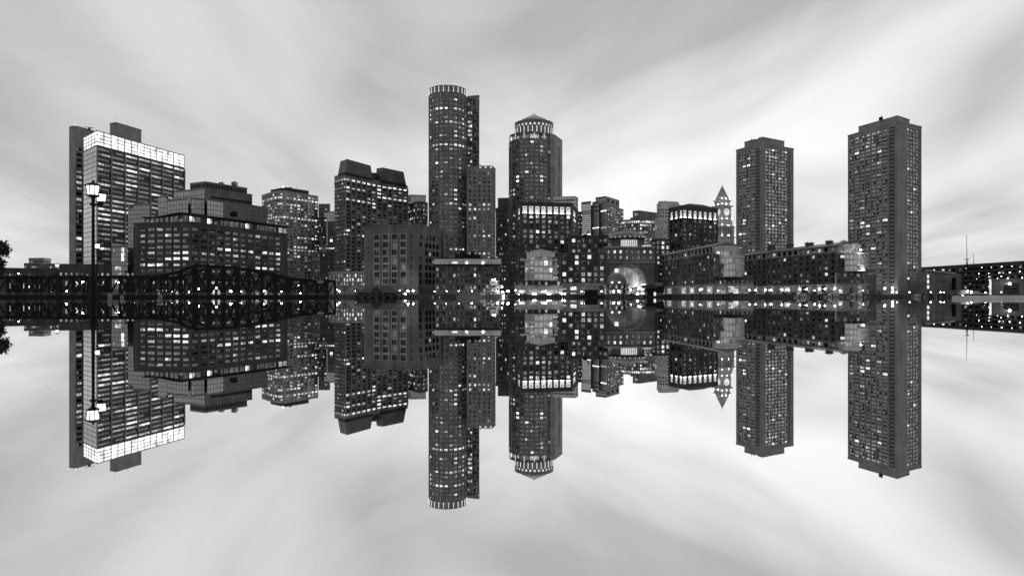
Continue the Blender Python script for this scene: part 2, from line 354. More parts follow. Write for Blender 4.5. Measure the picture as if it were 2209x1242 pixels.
volume(r, [cor(237, 267, 206), cor(251, 265, 206), cor(305, 281, 206)], 150, 206, [None, None], ['concrete'], 14, name='pylon')
q = cor(251, 265, 206); mast(r, (q[0] - 3, q[1] + 2), 206, 9); mast(r, (q[0] + 7, q[1] + 12), 206, 7); q = cor(186, 278, 203)
M = MB(); M.box((q[0] + 2, q[1] + 3, 204), (2, 2, 2)); M.bar((q[0] - 4, q[1] + 3, 206.0), (q[0] + 8, q[1] + 3, 204.5), .5, .5); M.build('window_crane', 'metal_dark', r)
for px, py in ((150, 273), (163, 271)): q = cor(px, py + 2, 203); bulb(r, (q[0], q[1], 204.0), .5, 'beacon', 'flood_glow')
finish(r)

# ---------------------------------------------------------------- grey glass complex
H = 74.0; r = thing('glass_complex', 'stepped grey curtain-wall glass building with vertical slots and ribbed penthouse', 'building', cor(447, 429, 74), GROUND)
def cw(n, rows, zt, zb=20, base='g', **k): return dict(dict(n=n, fw=.94, rows=rows, zt=zt, zb=zb, fh=.92, lit=(.02, .005, 0), base=base, frame='frame_grey', ft=.08, mull=(1, 0), dep=.1), **k)
volume(r, [cor(361, 433, H), cor(406, 428, H)], GROUND, H, [cw(7, 15, 73.4)], ['metal_grey'], 21, depth=14)
volume(r, [cor(411, 428.5, H), cor(416, 428, H), cor(441, 430, H)], GROUND, H, [cw(1, 15, 73.4, base='w'), cw(4, 15, 73.4)], ['metal_grey'], 22, depth=12)
volume(r, [cor(447, 429, H), cor(577, 449, H)], GROUND, H, [cw(20, 15, 73.2)], ['metal_grey'], 23, depth=20)
volume(r, [at(380, 531), at(560, 580)], GROUND, 72.5, [None], ['frame_dark'], 24, depth=14, name='core_wall', parapet=0)
lou = dict(cols=[(.12, .98)], zrows=[(76.4, 79.0)], base='r', lit=(0, 0, 0), mull=(9, 0), frame='metal_dark', dep=.5)
volume(r, [cor(407, 411, 84.5), cor(441, 406, 84.5), cor(544, 421, 84.5)], 60, 84.5, [cw(5, 5, 84, 62), lou], ['metal_grey'], 25)
rb = dict(n=6, fw=.86, rows=1, zt=90.4, zb=85.2, fh=.9, base='r', lit=(0, 0, 0), frame='metal_grey', dep=.2, mull=(0, 0))
volume(r, [cor(410, 397, 91), cor(443, 393, 91), cor(533, 407, 91)], 80, 91, [rb, dict(rb, n=14)], ['metal_grey'], 26)
volume(r, [cor(375, 413, 85), cor(409, 411, 85)], 50, 85, [cw(5, 8, 84.5, 52)], ['metal_grey'], 27, depth=15)
volume(r, [cor(341, 425, 82), cor(363, 422, 82)], 40, 82, [cw(4, 9, 81.5, 42)], ['metal_grey'], 28, depth=15)
roofunits(r, at(500, 572), 91, 2, 8, 4)
finish(r)
r = thing('glass_block', 'slim pale glass office block left of the dark brick and glass midrise', 'building', cor(322, 440, 62), GROUND)
volume(r, [cor(276, 443, 62), cor(322, 440, 62), cor(327, 443, 62)], GROUND, 62, [cw(8, 17, 61.4, 12), None], ['metal_grey'], 31); finish(r)
r = thing('glass_annex', 'low shiny glass annex beside the base of the crowned tower', 'building', at(277, 440), GROUND)
volume(r, [cor(241, 532, 33), cor(275, 531, 33)], GROUND, 33, [cw(5, 9, 32.4, 5, lit=(.1, .1, .06))], ['metal_grey'], 32, depth=18); finish(r)

# ---------------------------------------------------------------- dark brick and glass midrise behind the bridge
H = 43.5; A, B, C = cor(289, 483, H), cor(410, 480, H), cor(620, 506, H)
r = thing('brick_midrise', 'dark brick and glass midrise with wavy roof edge behind the bridge', 'building', B, GROUND)
lp = {10: (.2, .4, .3), 1: (.3, .3, .2), 2: (.3, .1, .1), 4: (.3, .2, .1), 5: (.2, .3, .2), 6: (.2, .4, .3), 7: (.3, .15, .1)}
fa = dict(cols=[(.11, .20), (.24, .37), (.40, .52), (.55, .67), (.70, .82), (.86, .97)], rows=10, zt=41.5, zb=7, fh=.5, rowp=lp, lit=(.3, .1, .02), mull=(3, 0), rib=(.3, .3, 0), zrows=[(3.62 + 3.45 * j + .85, 3.62 + 3.45 * j + 2.6) for j in range(1, 11)] + [(GROUND + .3, 4.6)])
fb = dict(n=12, ml=.6, mr=6, fw=.72, rows=10, zt=41.5, zb=7, fh=.5, rowp={10: (.2, .4, .3), 3: (.2, .3, .2), 4: (.3, .3, .1), 6: (.2, .4, .4), 7: (.2, .3, .1)}, lit=(.35, .08, .02), mull=(3, 0), rib=(.25, .25, 1), zrows=[(3.62 + 3.45 * j + .85, 3.62 + 3.45 * j + 2.6) for j in range(1, 11)] + [(GROUND + .3, 4.6)])
volume(r, [A, B, C], GROUND, H, [fa, fb], ['brick_dark', 'frame_grey'], 41)
ph = [cor(312, 468, 50), cor(395, 459, 50), cor(620, 489, 50)]
volume(r, ph, H - 1, 49.6, [dict(n=8, fw=.93, zrows=[(44.0, 48.6)], lit=(.4, .05, 0), mull=(2, 1), frame='frame_grey'), dict(n=20, fw=.93, zrows=[(44.0, 48.6)], lit=(.3, .08, .03), mull=(2, 1), frame='frame_grey')], ['brick_dark'], 42, parapet=0, name='penthouse_wall')
M = MB(); P = close(ph); cx_ = sum(p[0] for p in P) / 4; cy_ = sum(p[1] for p in P) / 4; ring = []
for i in range(4):
    a, b = P[i], P[(i + 1) % 4]
    for k in range(8):
        t = k / 8; x, y = a[0] + (b[0] - a[0]) * t, a[1] + (b[1] - a[1]) * t
        dz = (-.9 * math.sin(math.pi * min(1, t * 1.3)) if i == 0 else 0)
        q = math.hypot(x - cx_, y - cy_); ring.append((x + (x - cx_) / q * 2.0, y + (y - cy_) / q * 2.0, 50.2 + dz))
n = len(ring)
for i in range(n):
    a, b = ring[i], ring[(i + 1) % n]; M.poly([(a[0], a[1], a[2] - .6), (b[0], b[1], b[2] - .6), b, a]); M.poly([a, b, (cx_, cy_, 50.6)]); M.poly([(b[0], b[1], b[2] - .6), (a[0], a[1], a[2] - .6), (cx_, cy_, 49.62)])
M.build('wavy_roof', 'roof_dark', r); roofunits(r, at(490, 432), 50.4, 2, 4, 5, (2, 4), 'metal_dark')
finish(r)

# ---------------------------------------------------------------- pale gridded office tower with rounded corner
H = 120.0; P = [cor(565, 422, H), cor(592, 413.5, H), cor(604, 412, H), cor(617, 413, H), cor(686, 424, H)]
r = thing('office_tower', 'pale stone gridded office tower with rounded corner and black penthouse', 'tower', P[2], GROUND)
s = dict(fw=.66, rows=30, zt=118.5, zb=8, fh=.52, lit=(.25, .12, .06), base='k', rowp={1: (.1, .2, .65), 3: (.2, .3, .4), 4: (.2, .3, .2), 7: (0, .25, .7), 13: (.1, .4, .3), 16: (.1, .4, .3), 17: (.1, .4, .2)}, mull=(1, 0))
volume(r, P, GROUND, H, [dict(s, n=6), dict(s, n=2), dict(s, n=2), dict(s, n=9)], ['stone'], 51, depth=40)
volume(r, [cor(584, 411, 126), cor(615, 405, 126), cor(666, 413, 126)], H - 1, 126, [], ['roof_dark'], 52, name='penthouse_wall'); roofunits(r, at(630, 815), 126, 3, 9, 17, (2, 4)); mast(r, at(640, 815), 126, 6); mast(r, at(628, 818), 126, 4); q = cor(611, 405, 126); bulb(r, (q[0], q[1], 126.9), .6, 'beacon', 'flood_glow')
finish(r)

# ---------------------------------------------------------------- background blocks left of centre
def simple(name, label, pts, H, specs, mats, seed, depth=25, cat='building', z0=GROUND, **k):
    r = thing(name, label, cat, pts[0], GROUND); volume(r, pts, z0, H, specs, mats, seed, depth=depth if len(pts) == 2 else None, **k); finish(r); return r
simple('office_tower', 'narrow dark tower top rising right of the pale gridded tower', [at(687, 815), at(712, 815)], ZP(441, 815), [dict(n=4, fw=.8, rows=22, fh=.6, lit=(.1, .06, .03), zb=40, base='k')], ['granite_dark'], 61, cat='tower')
simple('glass_slab', 'flat grey mirrored slab tower between the gridded tower and hip-roofed tower', [at(699, 780), at(724, 776)], ZP(458, 780), [cw(4, 24, ZP(459, 780), 15, lit=(.05, .03, .02))], ['metal_grey'], 62, cat='tower')
simple('office_block', 'dark office block with scattered lit windows beneath the mirrored slab', [at(688, 712), at(722, 712)], ZP(530, 712), [dict(n=8, fw=.7, rows=14, fh=.5, lit=(.2, .2, .12), rowp={0: (0, .3, .7)}, base='k')], ['granite_dark'], 63)
simple('office_block', 'stepped dark glass tower with lit rows right of the gridded tower', [at(684, 745), at(704, 745)], ZP(470, 745), [dict(n=5, fw=.75, rows=26, fh=.55, lit=(.2, .15, .1), base='k')], ['spandrel'], 64)
simple('brick_block', 'plain dark brick block with few lit windows left of the hip-roofed tower', [at(672, 640), at(690, 632), at(724, 640)], ZP(544, 635), [dict(n=3, fw=.4, rows=10, fh=.5, lit=(.1, .3, .1), base='k'), dict(n=6, fw=.4, rows=10, fh=.5, lit=(.1, .08, .05), base='k')], ['brick_grey'], 65)
simple('office_block', 'mid-height office block with vertical piers between hip-roofed tower and round tower', [cor(866, 447, 86), cor(903, 435, 86), cor(923, 439, 86)], 86, [dict(n=10, fw=.6, rows=18, fh=.7, zb=20, lit=(.2, .2, .15), rowp={1: (.1, .3, .5), 3: (.1, .3, .5)}, base='k'), dict(n=6, fw=.6, rows=18, fh=.7, zb=20, lit=(.2, .25, .15), base='k')], ['granite'], 66)
simple('glass_slab', 'pale glass box roof rising behind the mid-height office block', [at(880, 745), at(887, 740), at(919, 744)], ZP(421, 740), [cw(1, 8, 108, 60, base='g'), cw(5, 8, 108, 60, base='w')], ['metal_pale'], 67)

# ---------------------------------------------------------------- hip-roofed twin tower
H = 99.7; P = [cor(722, 382, H), cor(745, 376, H), cor(812, 391, H), cor(879, 402, H)]
r = thing('twin_tower', 'bay-fronted tower with two dark hipped metal crowns left of centre', 'tower', P[1], GROUND)
ba = dict(rows=29, zt=97.5, zb=5, fh=.5, lit=(.15, .07, .03), base='k', band=(1.1, .55, 1), mull=(1, 0))
top = {0: (0, .1, .9), 2: (.2, .3, .3), 5: (.2, .2, .2), 9: (.4, .2, .1), 12: (.2, .5, .2), 14: (.2, .5, .2), 26: (.1, .4, .4), 27: (.1, .4, .4)}
volume(r, P, GROUND, H, [dict(ba, n=5, fw=.6, rowp=top, base='d', lit=(.4, .1, .02)), dict(ba, n=6, fw=.72, rowp=top, rib=(.9, .8, 0)), dict(ba, n=6, fw=.76, rowp={**top, 1: (.2, .3, .3), 3: (.2, .3, .4), 13: (.1, .3, .6)}, rib=(.9, .8, 0))], ['granite', 'brick_grey'], 71, depth=38)
for base, topp, zt in (([at(729, 574), at(746, 563), at(804, 594)], [at(735, 577), at(749, 568), at(799, 596)], 112.6), ([at(811, 606), at(824, 601), at(876, 623)], [at(813, 608), at(826, 604), at(870, 625)], 112.4)):
    b, t = close(base), close(topp); M = MB(); M.prism(b, H, zt, 0, P1=t)
    C_ = MB()
    for e, nn in ((0, 4), (1, 9)):
        for k in range(nn + 1):
            u = k / nn; pa = [b[e][i] + (b[e + 1][i] - b[e][i]) * u for i in (0, 1)]; pb = [t[e][i] + (t[e + 1][i] - t[e][i]) * u for i in (0, 1)]; C_.bar((pa[0], pa[1] - .1, H), (pb[0], pb[1] - .1, zt), .3, .35)
    c = M.build('hipped_crown', 'roof_metal', r); C_.build('standing_seam', 'metal_grey', c)
    M = MB(); M.prism([(p[0], p[1]) for p in b], H - .1, H + 1.5, 0, P1=[(p[0] * 1.0, p[1] - .4) for p in b]); M.build('crown_base', 'roof_dark', r)
M = MB(); M.prism(close([at(798, 598), at(812, 600)], 14), H, 107); M.build('lift_housing', 'roof_dark', r); mast(r, at(833, 612), 112, 5); mast(r, at(846, 615), 112, 3.5); mast(r, at(775, 590), 112, 3)
# lower podium
volume(r, [at(709, 478), at(716, 470), at(800, 468)], GROUND, ZP(588, 470), [dict(n=2, fw=.5, rows=3, fh=.7, lit=(.3, .3, .1)), dict(n=14, fw=.52, rows=3, zt=ZP(590, 470), zb=ZP(617, 470), fh=.75, lit=(.3, .3, .2), rowp={1: (.2, .3, .5)}, rib=(.6, .5, 1))], ['stone', 'stone'], 72, name='podium_wall', depth=20, back=[at(800, 500), at(709, 505)])
finish(r)

# ---------------------------------------------------------------- grey brick block with four tall bays
H = 36.8; A, B, C = cor(785, 490, H), cor(902, 486, H), cor(951, 497, H)
r = thing('brick_block', 'square grey brick block with four tall framed window bays facing the water', 'building', B, GROUND)
def fr(x0, x1, l=785.0, w=117.0): return ((x0 - l) / w, (x1 - l) / w)
zr = [(ZP(y + 5.6, 352), ZP(y - 5.6, 352)) for y in (508, 525, 542, 558.5, 575, 591.5, 606)] + [(GROUND + .3, ZP(620, 352))]
s = dict(cols=[fr(807, 820), fr(826, 839), fr(845, 858), fr(864, 877), fr(886, 890)], zrows=zr, lit=(.25, .03, .02), base='k', mull=(3, 3), frame='frame_grey', ft=.16, dep=.6, rowp={7: (.3, .3, .3)}, rowc={0: 'r'})
s2 = dict(cols=[(.06, .16), (.30, .42), (.46, .58), (.62, .74), (.78, .92)], zrows=zr[:-1], lit=(.1, .01, .01), base='k', mull=(3, 2), frame='frame_dark', dep=.5)
volume(r, [A, B, C], GROUND, H, [s, s2], ['brick_grey'], 81)
for x0, x1 in ((807, 820), (826, 839), (845, 858), (864, 877)):           # pale bay surrounds
    M = MB(); ub = (x0 - 785) / 117.0, (x1 - 785) / 117.0; pa = [A[i] + (B[i] - A[i]) * ub[0] for i in (0, 1)]; pb = [A[i] + (B[i] - A[i]) * ub[1] for i in (0, 1)]
    for p in (pa, pb): M.box((p[0], p[1] - .12, (zr[0][1] + zr[6][0]) / 2), (.4, .3, zr[0][1] - zr[6][0] + .6))
    for z in (zr[0][1] + .2, zr[6][0] - .2): M.bar((pa[0], pa[1] - .12, z), (pb[0], pb[1] - .12, z), .3, .4)
    for z0_, z1_ in zip(zr[1:7], zr[0:6]): z = (z0_[1] + z1_[0]) / 2; M.bar((pa[0] + .2, pa[1] - .05, z), (pb[0] - .2, pb[1] - .05, z), .25, max(.4, (z1_[0] - z0_[1]) * .8))
    M.build('bay_surround', 'stone', r)
volume(r, [cor(950, 498.2, 37), cor(957, 497, 37), cor(970, 504, 37)], GROUND, 37, [None, dict(cols=[(.3, .6)], rows=8, fh=.4, base='k', lit=(0, 0, 0))], ['brick_grey'], 82, name='stair_wall')
for px, y in ((863, 627), (881, 627), (892, 627), (875, 634), (889, 637)): bulb(r, (PX(px, 349), 347.8, ZP(y, 348)), .38, 'wall_lamp')
roofunits(r, at(850, 375), H, 2, 8, 9)
finish(r)

# ---------------------------------------------------------------- long brick wharf building with pale metal roof
D = 340.0; r = thing('wharf_building', 'long low dark brick wharf building with pale ribbed metal roof strip', 'building', at(1010, D), GROUND)
zt = ZP(570, D); s = dict(cols=[(a / 141.0, (a + 5.2) / 141.0) for a in (3, 10, 17.5, 30, 39.5, 47.5, 57, 66.5, 75, 84, 93, 102.5, 111, 119.5, 129)], rows=4, zt=ZP(574, D), zb=ZP(626, D), fh=.62, lit=(.15, .10, .06), base='k', mull=(1, 1), frame='frame_dark', rowp={3: (.1, .25, .1)})
volume(r, [at(938, D), at(1079, D)], GROUND, zt, [s], ['brick_mid'], 91, depth=20, parapet=0)
M = MB(); x0, x1 = PX(938, D) - .3, PX(1079, D) + .3; z2 = ZP(557.5, D); M.poly([(x0, D - .7, zt), (x1, D - .7, zt), (x1, D + 1.6, z2), (x0, D + 1.6, z2)]); M.poly([(x0, D + 1.6, z2), (x1, D + 1.6, z2), (x1, D + 20, z2), (x0, D + 20, z2)])
M.poly([(x0, D - .7, zt), (x0, D + 1.6, z2), (x0, D + 20, z2), (x0, D + 20, zt)]); M.poly([(x1, D - .7, zt), (x1, D + 1.6, z2), (x1, D + 20, z2), (x1, D + 20, zt)]); M.poly([(x0, D - .7, zt), (x1, D - .7, zt), (x1, D + 1, zt - .01), (x0, D + 1, zt - .01)])
rf = M.build('metal_roof', 'metal_pale', r); M = MB()
for k in range(33): x = x0 + (x1 - x0) * k / 32; M.bar((x, D - .78, zt), (x, D + 1.5, z2 + .02), .14, .2)
M.build('roof_seam', 'frame_dark', rf); M = MB(); M.box(((x0 + x1) / 2, D - .75, zt - .25), (x1 - x0 + .2, .4, .5)); M.box(((x0 + x1) / 2, D + 1.7, z2 + .15), (x1 - x0 + .2, .5, .4)); M.build('gutter', 'frame_dark', r)
for px, w in ((981, 8), (1007, 1.6), (1042, 2.2)): M = MB(); M.box((PX(px, D), D - .35, ZP(566.5, D)), (w * .32, .9, .85)); M.build('roof_light', 'flood_glow' if w < 3 else 'panel_glow', r)
M = MB(); M.box((PX(1010, D + 12), D + 12, z2 + 1.3), (PX(1045, D) - PX(990, D), 6, 2.6)); M.box((PX(1000, D + 12), D + 12, z2 + 3), (3, 3, 1.6)); M.box((PX(1020, D + 12), D + 10, z2 + 3.2), (2, 2, 1.4)); M.build('roof_unit', 'metal_dark', r)
finish(r)

# ---------------------------------------------------------------- round tower with flanking slabs
def ringpts(c, r, n, ph=0.0): return [(c[0] + r * math.cos(-math.pi / 2 + ph + 2 * math.pi * i / n), c[1] + r * math.sin(-math.pi / 2 + ph + 2 * math.pi * i / n)) for i in range(n)]
def front(c, P):
    out = []
    for i in range(len(P)):
        a, b = P[i], P[(i + 1) % len(P)]; m = ((a[0] + b[0]) / 2, (a[1] + b[1]) / 2); out.append(-((m[0] - c[0]) * m[0] + (m[1] - c[1]) * m[1]) > -2.0)
    return out
def cylinder(root, c, rad, n, z0, z1, sp, mats, seed, name='wall', parapet=.5):
    P = ringpts(c, rad, n, math.pi / n); fr_ = front(c, P); volume(root, P, z0, z1, [sp if v else None for v in fr_], mats, seed, full=P, name=name, parapet=parapet, lip=.1); return P
c = at(966, 619); r = thing('round_tower', 'tallest tower, cylindrical with lit fins round its flat top', 'tower', c, GROUND)
s = dict(n=1, fw=.76, rows=37, zt=177.5, zb=32, fh=.60, lit=(.12, .06, .035), mull=(2, 0), frame='frame_grey', ft=.4, base='d', dep=.4, band=(.45, .1, 1), rib=(.4, .1, 1), rstep=1, rowp={3: (0, .2, .7), 5: (.1, .15, .15), 6: (.2, .3, .3), 8: (.1, .1, .1), 9: (.3, .3, .2), 11: (0, .25, .75), 16: (.2, .2, .1), 18: (.2, .2, .1), 24: (.2, .3, .2), 34: (.1, .3, .3)})
P = cylinder(r, c, 16.9, 24, GROUND, 178, s, ['granite', 'granite_dark'], 101, parapet=0)
cylinder(r, c, 16.6, 24, 178, 183.2, None, ['granite'], 102, name='crown_wall')
for i, p in enumerate(P):
    q = (c[0] + (p[0] - c[0]) * .995, c[1] + (p[1] - c[1]) * .995); a = math.atan2(p[1] - c[1], p[0] - c[0]) + math.pi / 2
    if (p[0] - c[0]) * c[0] + (p[1] - c[1]) * c[1] < 2000: M = MB(); M.box((q[0], q[1], 180.7), (.38, .5, 4.4), a); M.box((q[0], q[1], 178.6), (.9, .7, .7), a); M.build('light_fin', 'crown_glow', r)
H = ZP(207, 632); sl = dict(n=4, fw=.9, rows=38, zt=H - 1, zb=30, fh=.62, lit=(.25, .1, .03), mull=(1, 0), base='d', frame='frame_grey', dep=.15)
rng_ = random.Random(5)
volume(r, [at(1003, 636), at(1034, 632)], GROUND, H, [dict(sl, cols=[(.2, .34), (.36, .5), (.56, .76), (.78, .97)], colc={2: 'd', 3: 'd'}, rowp={k: (.2, .6, .2) for k in (1, 3, 5, 6, 7, 8, 9, 14, 20)})], ['granite'], 103, depth=26, name='slab_wall')
H = 112.8; cross = dict(n=5, fw=.58, ml=.8, mr=.6, rows=27, zt=108.8, zb=5, fh=.62, lit=(.1, .10, .05), mull=(1, 1), frame='frame_grey', ft=.3, base='k', rowp={7: (.1, .25, .2), 8: (.1, .6, .2), 14: (.1, .5, .3), 18: (.2, .5, .2)})
volume(r, [cor(1007, 360, H), cor(1061, 359, H), cor(1069, 366, H)], GROUND, H, [cross, dict(cross, n=4)], ['granite'], 104, name='slab_wall')
roofunits(r, at(1045, 612), H, 2, 5, 23, (2, 4)); mast(r, at(1022, 645), ZP(207, 632), 7); mast(r, at(960, 619), 183, 6); mast(r, at(972, 622), 183, 4)
for px in (1036, 1047.5, 1059): M = MB(); q = at(px, 594.2); M.tube((q[0], q[1] - .5, 110.9), (q[0], q[1] + .9, 110.9), .75, .75, 10); M.build('round_light', 'crown_glow', r)
finish(r)

c = at(1146, 655); r = thing('round_tower', 'cylindrical tower with lit drum and conical cap right of the tallest tower', 'tower', c, GROUND)
s = dict(n=1, fw=.72, rows=25, zt=143.5, zb=46, fh=.62, lit=(.22, .10, .06), mull=(1, 0), frame='frame_grey', ft=.3, base='d', dep=.4, band=(.45, .1, 1), rib=(.4, .1, 1))
P = cylinder(r, c, 21.2, 28, GROUND, 144, s, ['granite', 'granite_dark'], 111, parapet=0)
cylinder(r, c, 21.0, 28, 144, 150, dict(n=1, fw=.8, rows=1, zt=149, zb=144.6, fh=.85, lit=(.3, .25, .25), mull=(1, 0), frame='frame_dark'), ['granite_dark'], 112, name='crown_wall', parapet=.8)
for i in range(0, 28, 2):
    p = P[i]
    if p[1] < c[1] + 4: a = math.atan2(p[1] - c[1], p[0] - c[0]) + math.pi / 2; M = MB(); M.box((p[0], p[1], 147.5), (.5, .5, 5.0), a); M.build('light_fin', 'crown_glow', r)
c2 = at(1152, 657); P2 = cylinder(r, c2, 18.2, 28, 149, 163, dict(n=1, fw=.5, zrows=[(158.6, 160.6)], lit=(0, 0, 0), base='p', mull=(0, 0)), ['granite', 'granite'], 113, name='drum_wall')
for i in range(28):
    p = P2[i]
    if p[1] < c2[1] + 3: a = math.atan2(p[1] - c2[1], p[0] - c2[0]) + math.pi / 2; M = MB(); M.box((p[0], p[1], 153.8), (.55, .45, 8.0), a); M.build('light_fin', 'soft_glow' if i % 3 else 'panel_glow', r)
M = MB(); M.lathe(c2, [(12.4, 163.0), (12.2, 166.6), (.3, 172.0), (.12, 174.0)], 12); cc_ = M.build('cone_cap', 'metal_pale', r); M = MB()
for k in range(12): t = 2 * math.pi * (k + .5) / 12; M.bar((c2[0] + 11.7 * math.cos(t), c2[1] + 11.7 * math.sin(t), 166.7), (c2[0], c2[1], 172.2), .25, .25)
M.build('cone_rib', 'metal_grey', cc_)
volume(r, [at(1186, 641), cor(1197, 292, 150), cor(1213, 304, 150)], GROUND, 150, [None, dict(cols=[(.30, .44), (.52, .66)], zrows=[(34 + 27.5 * k, 59 + 27.5 * k) for k in range(4)], lit=(0, 0, 0), base='g', mull=(0, 6), ft=.3)], ['granite'], 114, name='wing_wall')
finish(r)

# ---------------------------------------------------------------- background towers centre and right of centre
simple('office_tower', 'dark stepped tower in the gap between the two round towers', [at(1074, 722), at(1102, 720)], ZP(428, 720), [dict(n=5, fw=.55, rows=26, fh=.5, lit=(.1, .15, .06), base='k', zt=ZP(446, 720))], ['granite_dark'], 121, cat='tower')
simple('office_block', 'dark block with rooftop light string left of the lit hotel tower', [at(1069.5, 700), at(1112, 692)], ZP(450, 700), [dict(n=9, fw=.6, rows=18, fh=.5, lit=(.15, .15, .06), base='k')], ['granite_dark'], 122)
simple('office_block', 'low dark office block filling the gap behind the long wharf building', [at(1076, 480), at(1118, 480)], ZP(540, 480), [dict(n=8, fw=.4, rows=9, fh=.5, lit=(.1, .1, .06), base='k')], ['brick_dark'], 123)
simple('office_block', 'striped stone office block top rising behind the lit hotel tower', [at(1194, 560), at(1240, 556), at(1247, 566)], ZP(425.5, 558), [dict(n=1, fw=.96, rows=16, fh=.35, lit=(0, 0, 0), base='k', mull=(8, 0), zb=30), dict(n=1, fw=.9, rows=16, fh=.35, lit=(0, 0, 0), base='k', zb=30)], ['stone_pale'], 124)
simple('office_block', 'thin dark block with lit windows behind the hotel shoulder', [at(1238, 730), at(1256, 730)], ZP(458, 730), [dict(n=6, fw=.6, rows=20, fh=.5, lit=(.2, .25, .15), base='k')], ['spandrel'], 125)
D = 800; r = thing('office_tower', 'mirrored office tower of three pale fins with dark lit flank', 'tower', at(1295, D), GROUND)
st = dict(n=1, fw=.97, rows=32, zt=ZP(439, D), zb=30, fh=.72, lit=(.1, .04, .02), base='w', mull=(5, 0), frame='metal_pale', dep=.1)
for a, ya, b, yb, dd in ((1254, 437, 1275, 433, 0), (1278, 437, 1292.5, 434.5, -3), (1295.5, 439, 1309, 437, -6)): volume(r, [at(a, D + 10 + dd), at(b, D + dd)], GROUND, ZP((ya + yb) / 2, D), [st], ['metal_grey'], 130 + int(a), depth=34)
volume(r, [at(1309, D - 5), at(1336, D + 40), at(1345, D + 50)], GROUND, ZP(441, D), [dict(n=9, fw=.85, rows=26, fh=.5, lit=(.15, .2, .12), base='d', zb=30), dict(n=2, fw=.8, rows=26, fh=.5, lit=(.1, .3, .2), base='d', zb=30)], ['granite_dark'], 133, name='flank_wall', back=[at(1345, 860), at(1300, 850)])
volume(r, [at(1285, D + 22), at(1307, D + 12), at(1336, D + 46)], 80, ZP(425, D + 14), [dict(n=1, fw=.96, rows=5, fh=.6, zb=100, base='g', lit=(0, 0, 0), mull=(4, 0)), dict(n=3, fw=.5, rows=2, fh=.7, zb=104, base='r', lit=(0, 0, 0))], ['metal_grey'], 134, name='cap_wall')
for px in (1308, 1316): mast(r, at(px, D + 30), ZP(425, D + 14), 4.5)
volume(r, [at(1254, D + 16), at(1309, D + 4)], GROUND, ZP(441, D), [None], ['spandrel'], 135, name='core_wall', depth=28); finish(r)
D = 760; c = at(1377, D + 24); r = thing('office_block', 'drum-fronted office block with bright lit top band below dark slab', 'building', c, GROUND)
cylinder(r, c, 22.5, 30, GROUND, ZP(473, D), dict(n=2, fw=.7, rows=17, zt=ZP(474, D), zb=20, fh=.6, lit=(.25, .22, .12), base='k', rowp={0: (0, .1, .9), 1: (.2, .2, .2), 7: (.1, .2, .7)}, mull=(0, 0)), ['granite'], 141)
volume(r, [at(1360, D + 12), at(1418, D + 30)], GROUND, ZP(470, D + 10), [dict(n=12, fw=.5, rows=17, fh=.8, base='k', lit=(.1, .05, .02), zb=20)], ['granite_dark'], 142, name='flank_wall', depth=40)
volume(r, [at(1365, D + 20), at(1379, D + 14), at(1417, D + 36)], 70, ZP(456, D + 18), [dict(n=4, fw=.6, rows=3, fh=.7, zb=80, lit=(.3, .4, .1)), None], ['granite_dark'], 143, name='slab_wall'); finish(r)
D = 700; c = at(1441, D + 12); r = thing('office_tower', 'pale stone tower with rounded shoulders behind the second hotel tower', 'tower', c, GROUND)
P = [at(1417, D + 8), at(1419, D + 3), at(1424, D), at(1460, D + 4), at(1466, D + 8), at(1468, D + 14)]
ss = dict(n=1, fw=.6, rows=9, zt=ZP(449, D), zb=ZP(512, D), fh=.6, base='k', lit=(.1, .05, .02), mull=(1, 0))
volume(r, P, GROUND, ZP(440, D), [ss, ss, dict(ss, n=7), ss, ss], ['stone_pale'], 151, depth=20)
volume(r, [at(1420, D + 8), at(1424, D + 4), at(1459, D + 8), at(1464, D + 14)], ZP(442, D), ZP(434, D), [], ['stone_pale'], 152, name='attic_wall', depth=14); volume(r, [at(1413, D - 22), at(1440, D - 22)], GROUND, ZP(473, D - 20), [dict(n=6, fw=.75, rows=7, fh=.6, zb=40, base='d', lit=(.1, .1, .05), band=(.5, .3, 0))], ['stone_pale'], 153, name='terrace_wall', depth=16)
M = MB(); M.lathe(at(1435, D + 14), [(1.8, ZP(434, D)), (2.0, ZP(432, D)), (.8, ZP(429.5, D))], 10); M.build('roof_unit', 'metal_dark', r); finish(r)

# ---------------------------------------------------------------- clock tower
D = 650.0; k_ = D / F; c = at(1558, D); r = thing('clock_tower', 'floodlit stone clock tower with pyramid spire between hotel and apartment tower', 'clock tower', c, GROUND)
def sq(h, rot=R(28)): return [(c[0] + h * 1.414 * math.cos(rot + math.pi / 4 + math.pi / 2 * i), c[1] + h * 1.414 * math.sin(rot + math.pi / 4 + math.pi / 2 * i)) for i in range(4)]
def stage(name, h, y0, y1, mat='stone_pale', h1=None): M = MB(); M.prism(sq(h * k_), ZP(y0, D), ZP(y1, D), bottom=True, P1=sq((h1 or h) * k_)); return M.build(name, mat, r)
stage('shaft', 18.5, 640, 529); stage('lower_stage', 17.5, 529.5, 513); stage('cornice', 19.0, 514, 511); stage('colonnade_core', 15.0, 512, 492, 'stone')
stage('cornice', 19.0, 492, 489); stage('attic_stage', 16.5, 489.5, 482, h1=15); stage('setback', 14.5, 483, 475); stage('clock_stage', 12.8, 476, 447); stage('cornice', 15.2, 447.5, 443.5); stage('upper_stage', 11.5, 444, 434); stage('cornice', 13.2, 434.5, 431); stage('spire', 10.6, 431.5, 402, 'stone', h1=.7)
M = MB(); M.tube((c[0], c[1], ZP(403, D)), (c[0], c[1], ZP(397, D)), .35, .1, 6); M.build('finial', 'stone_pale', r)
S = sq(17.2 * k_)
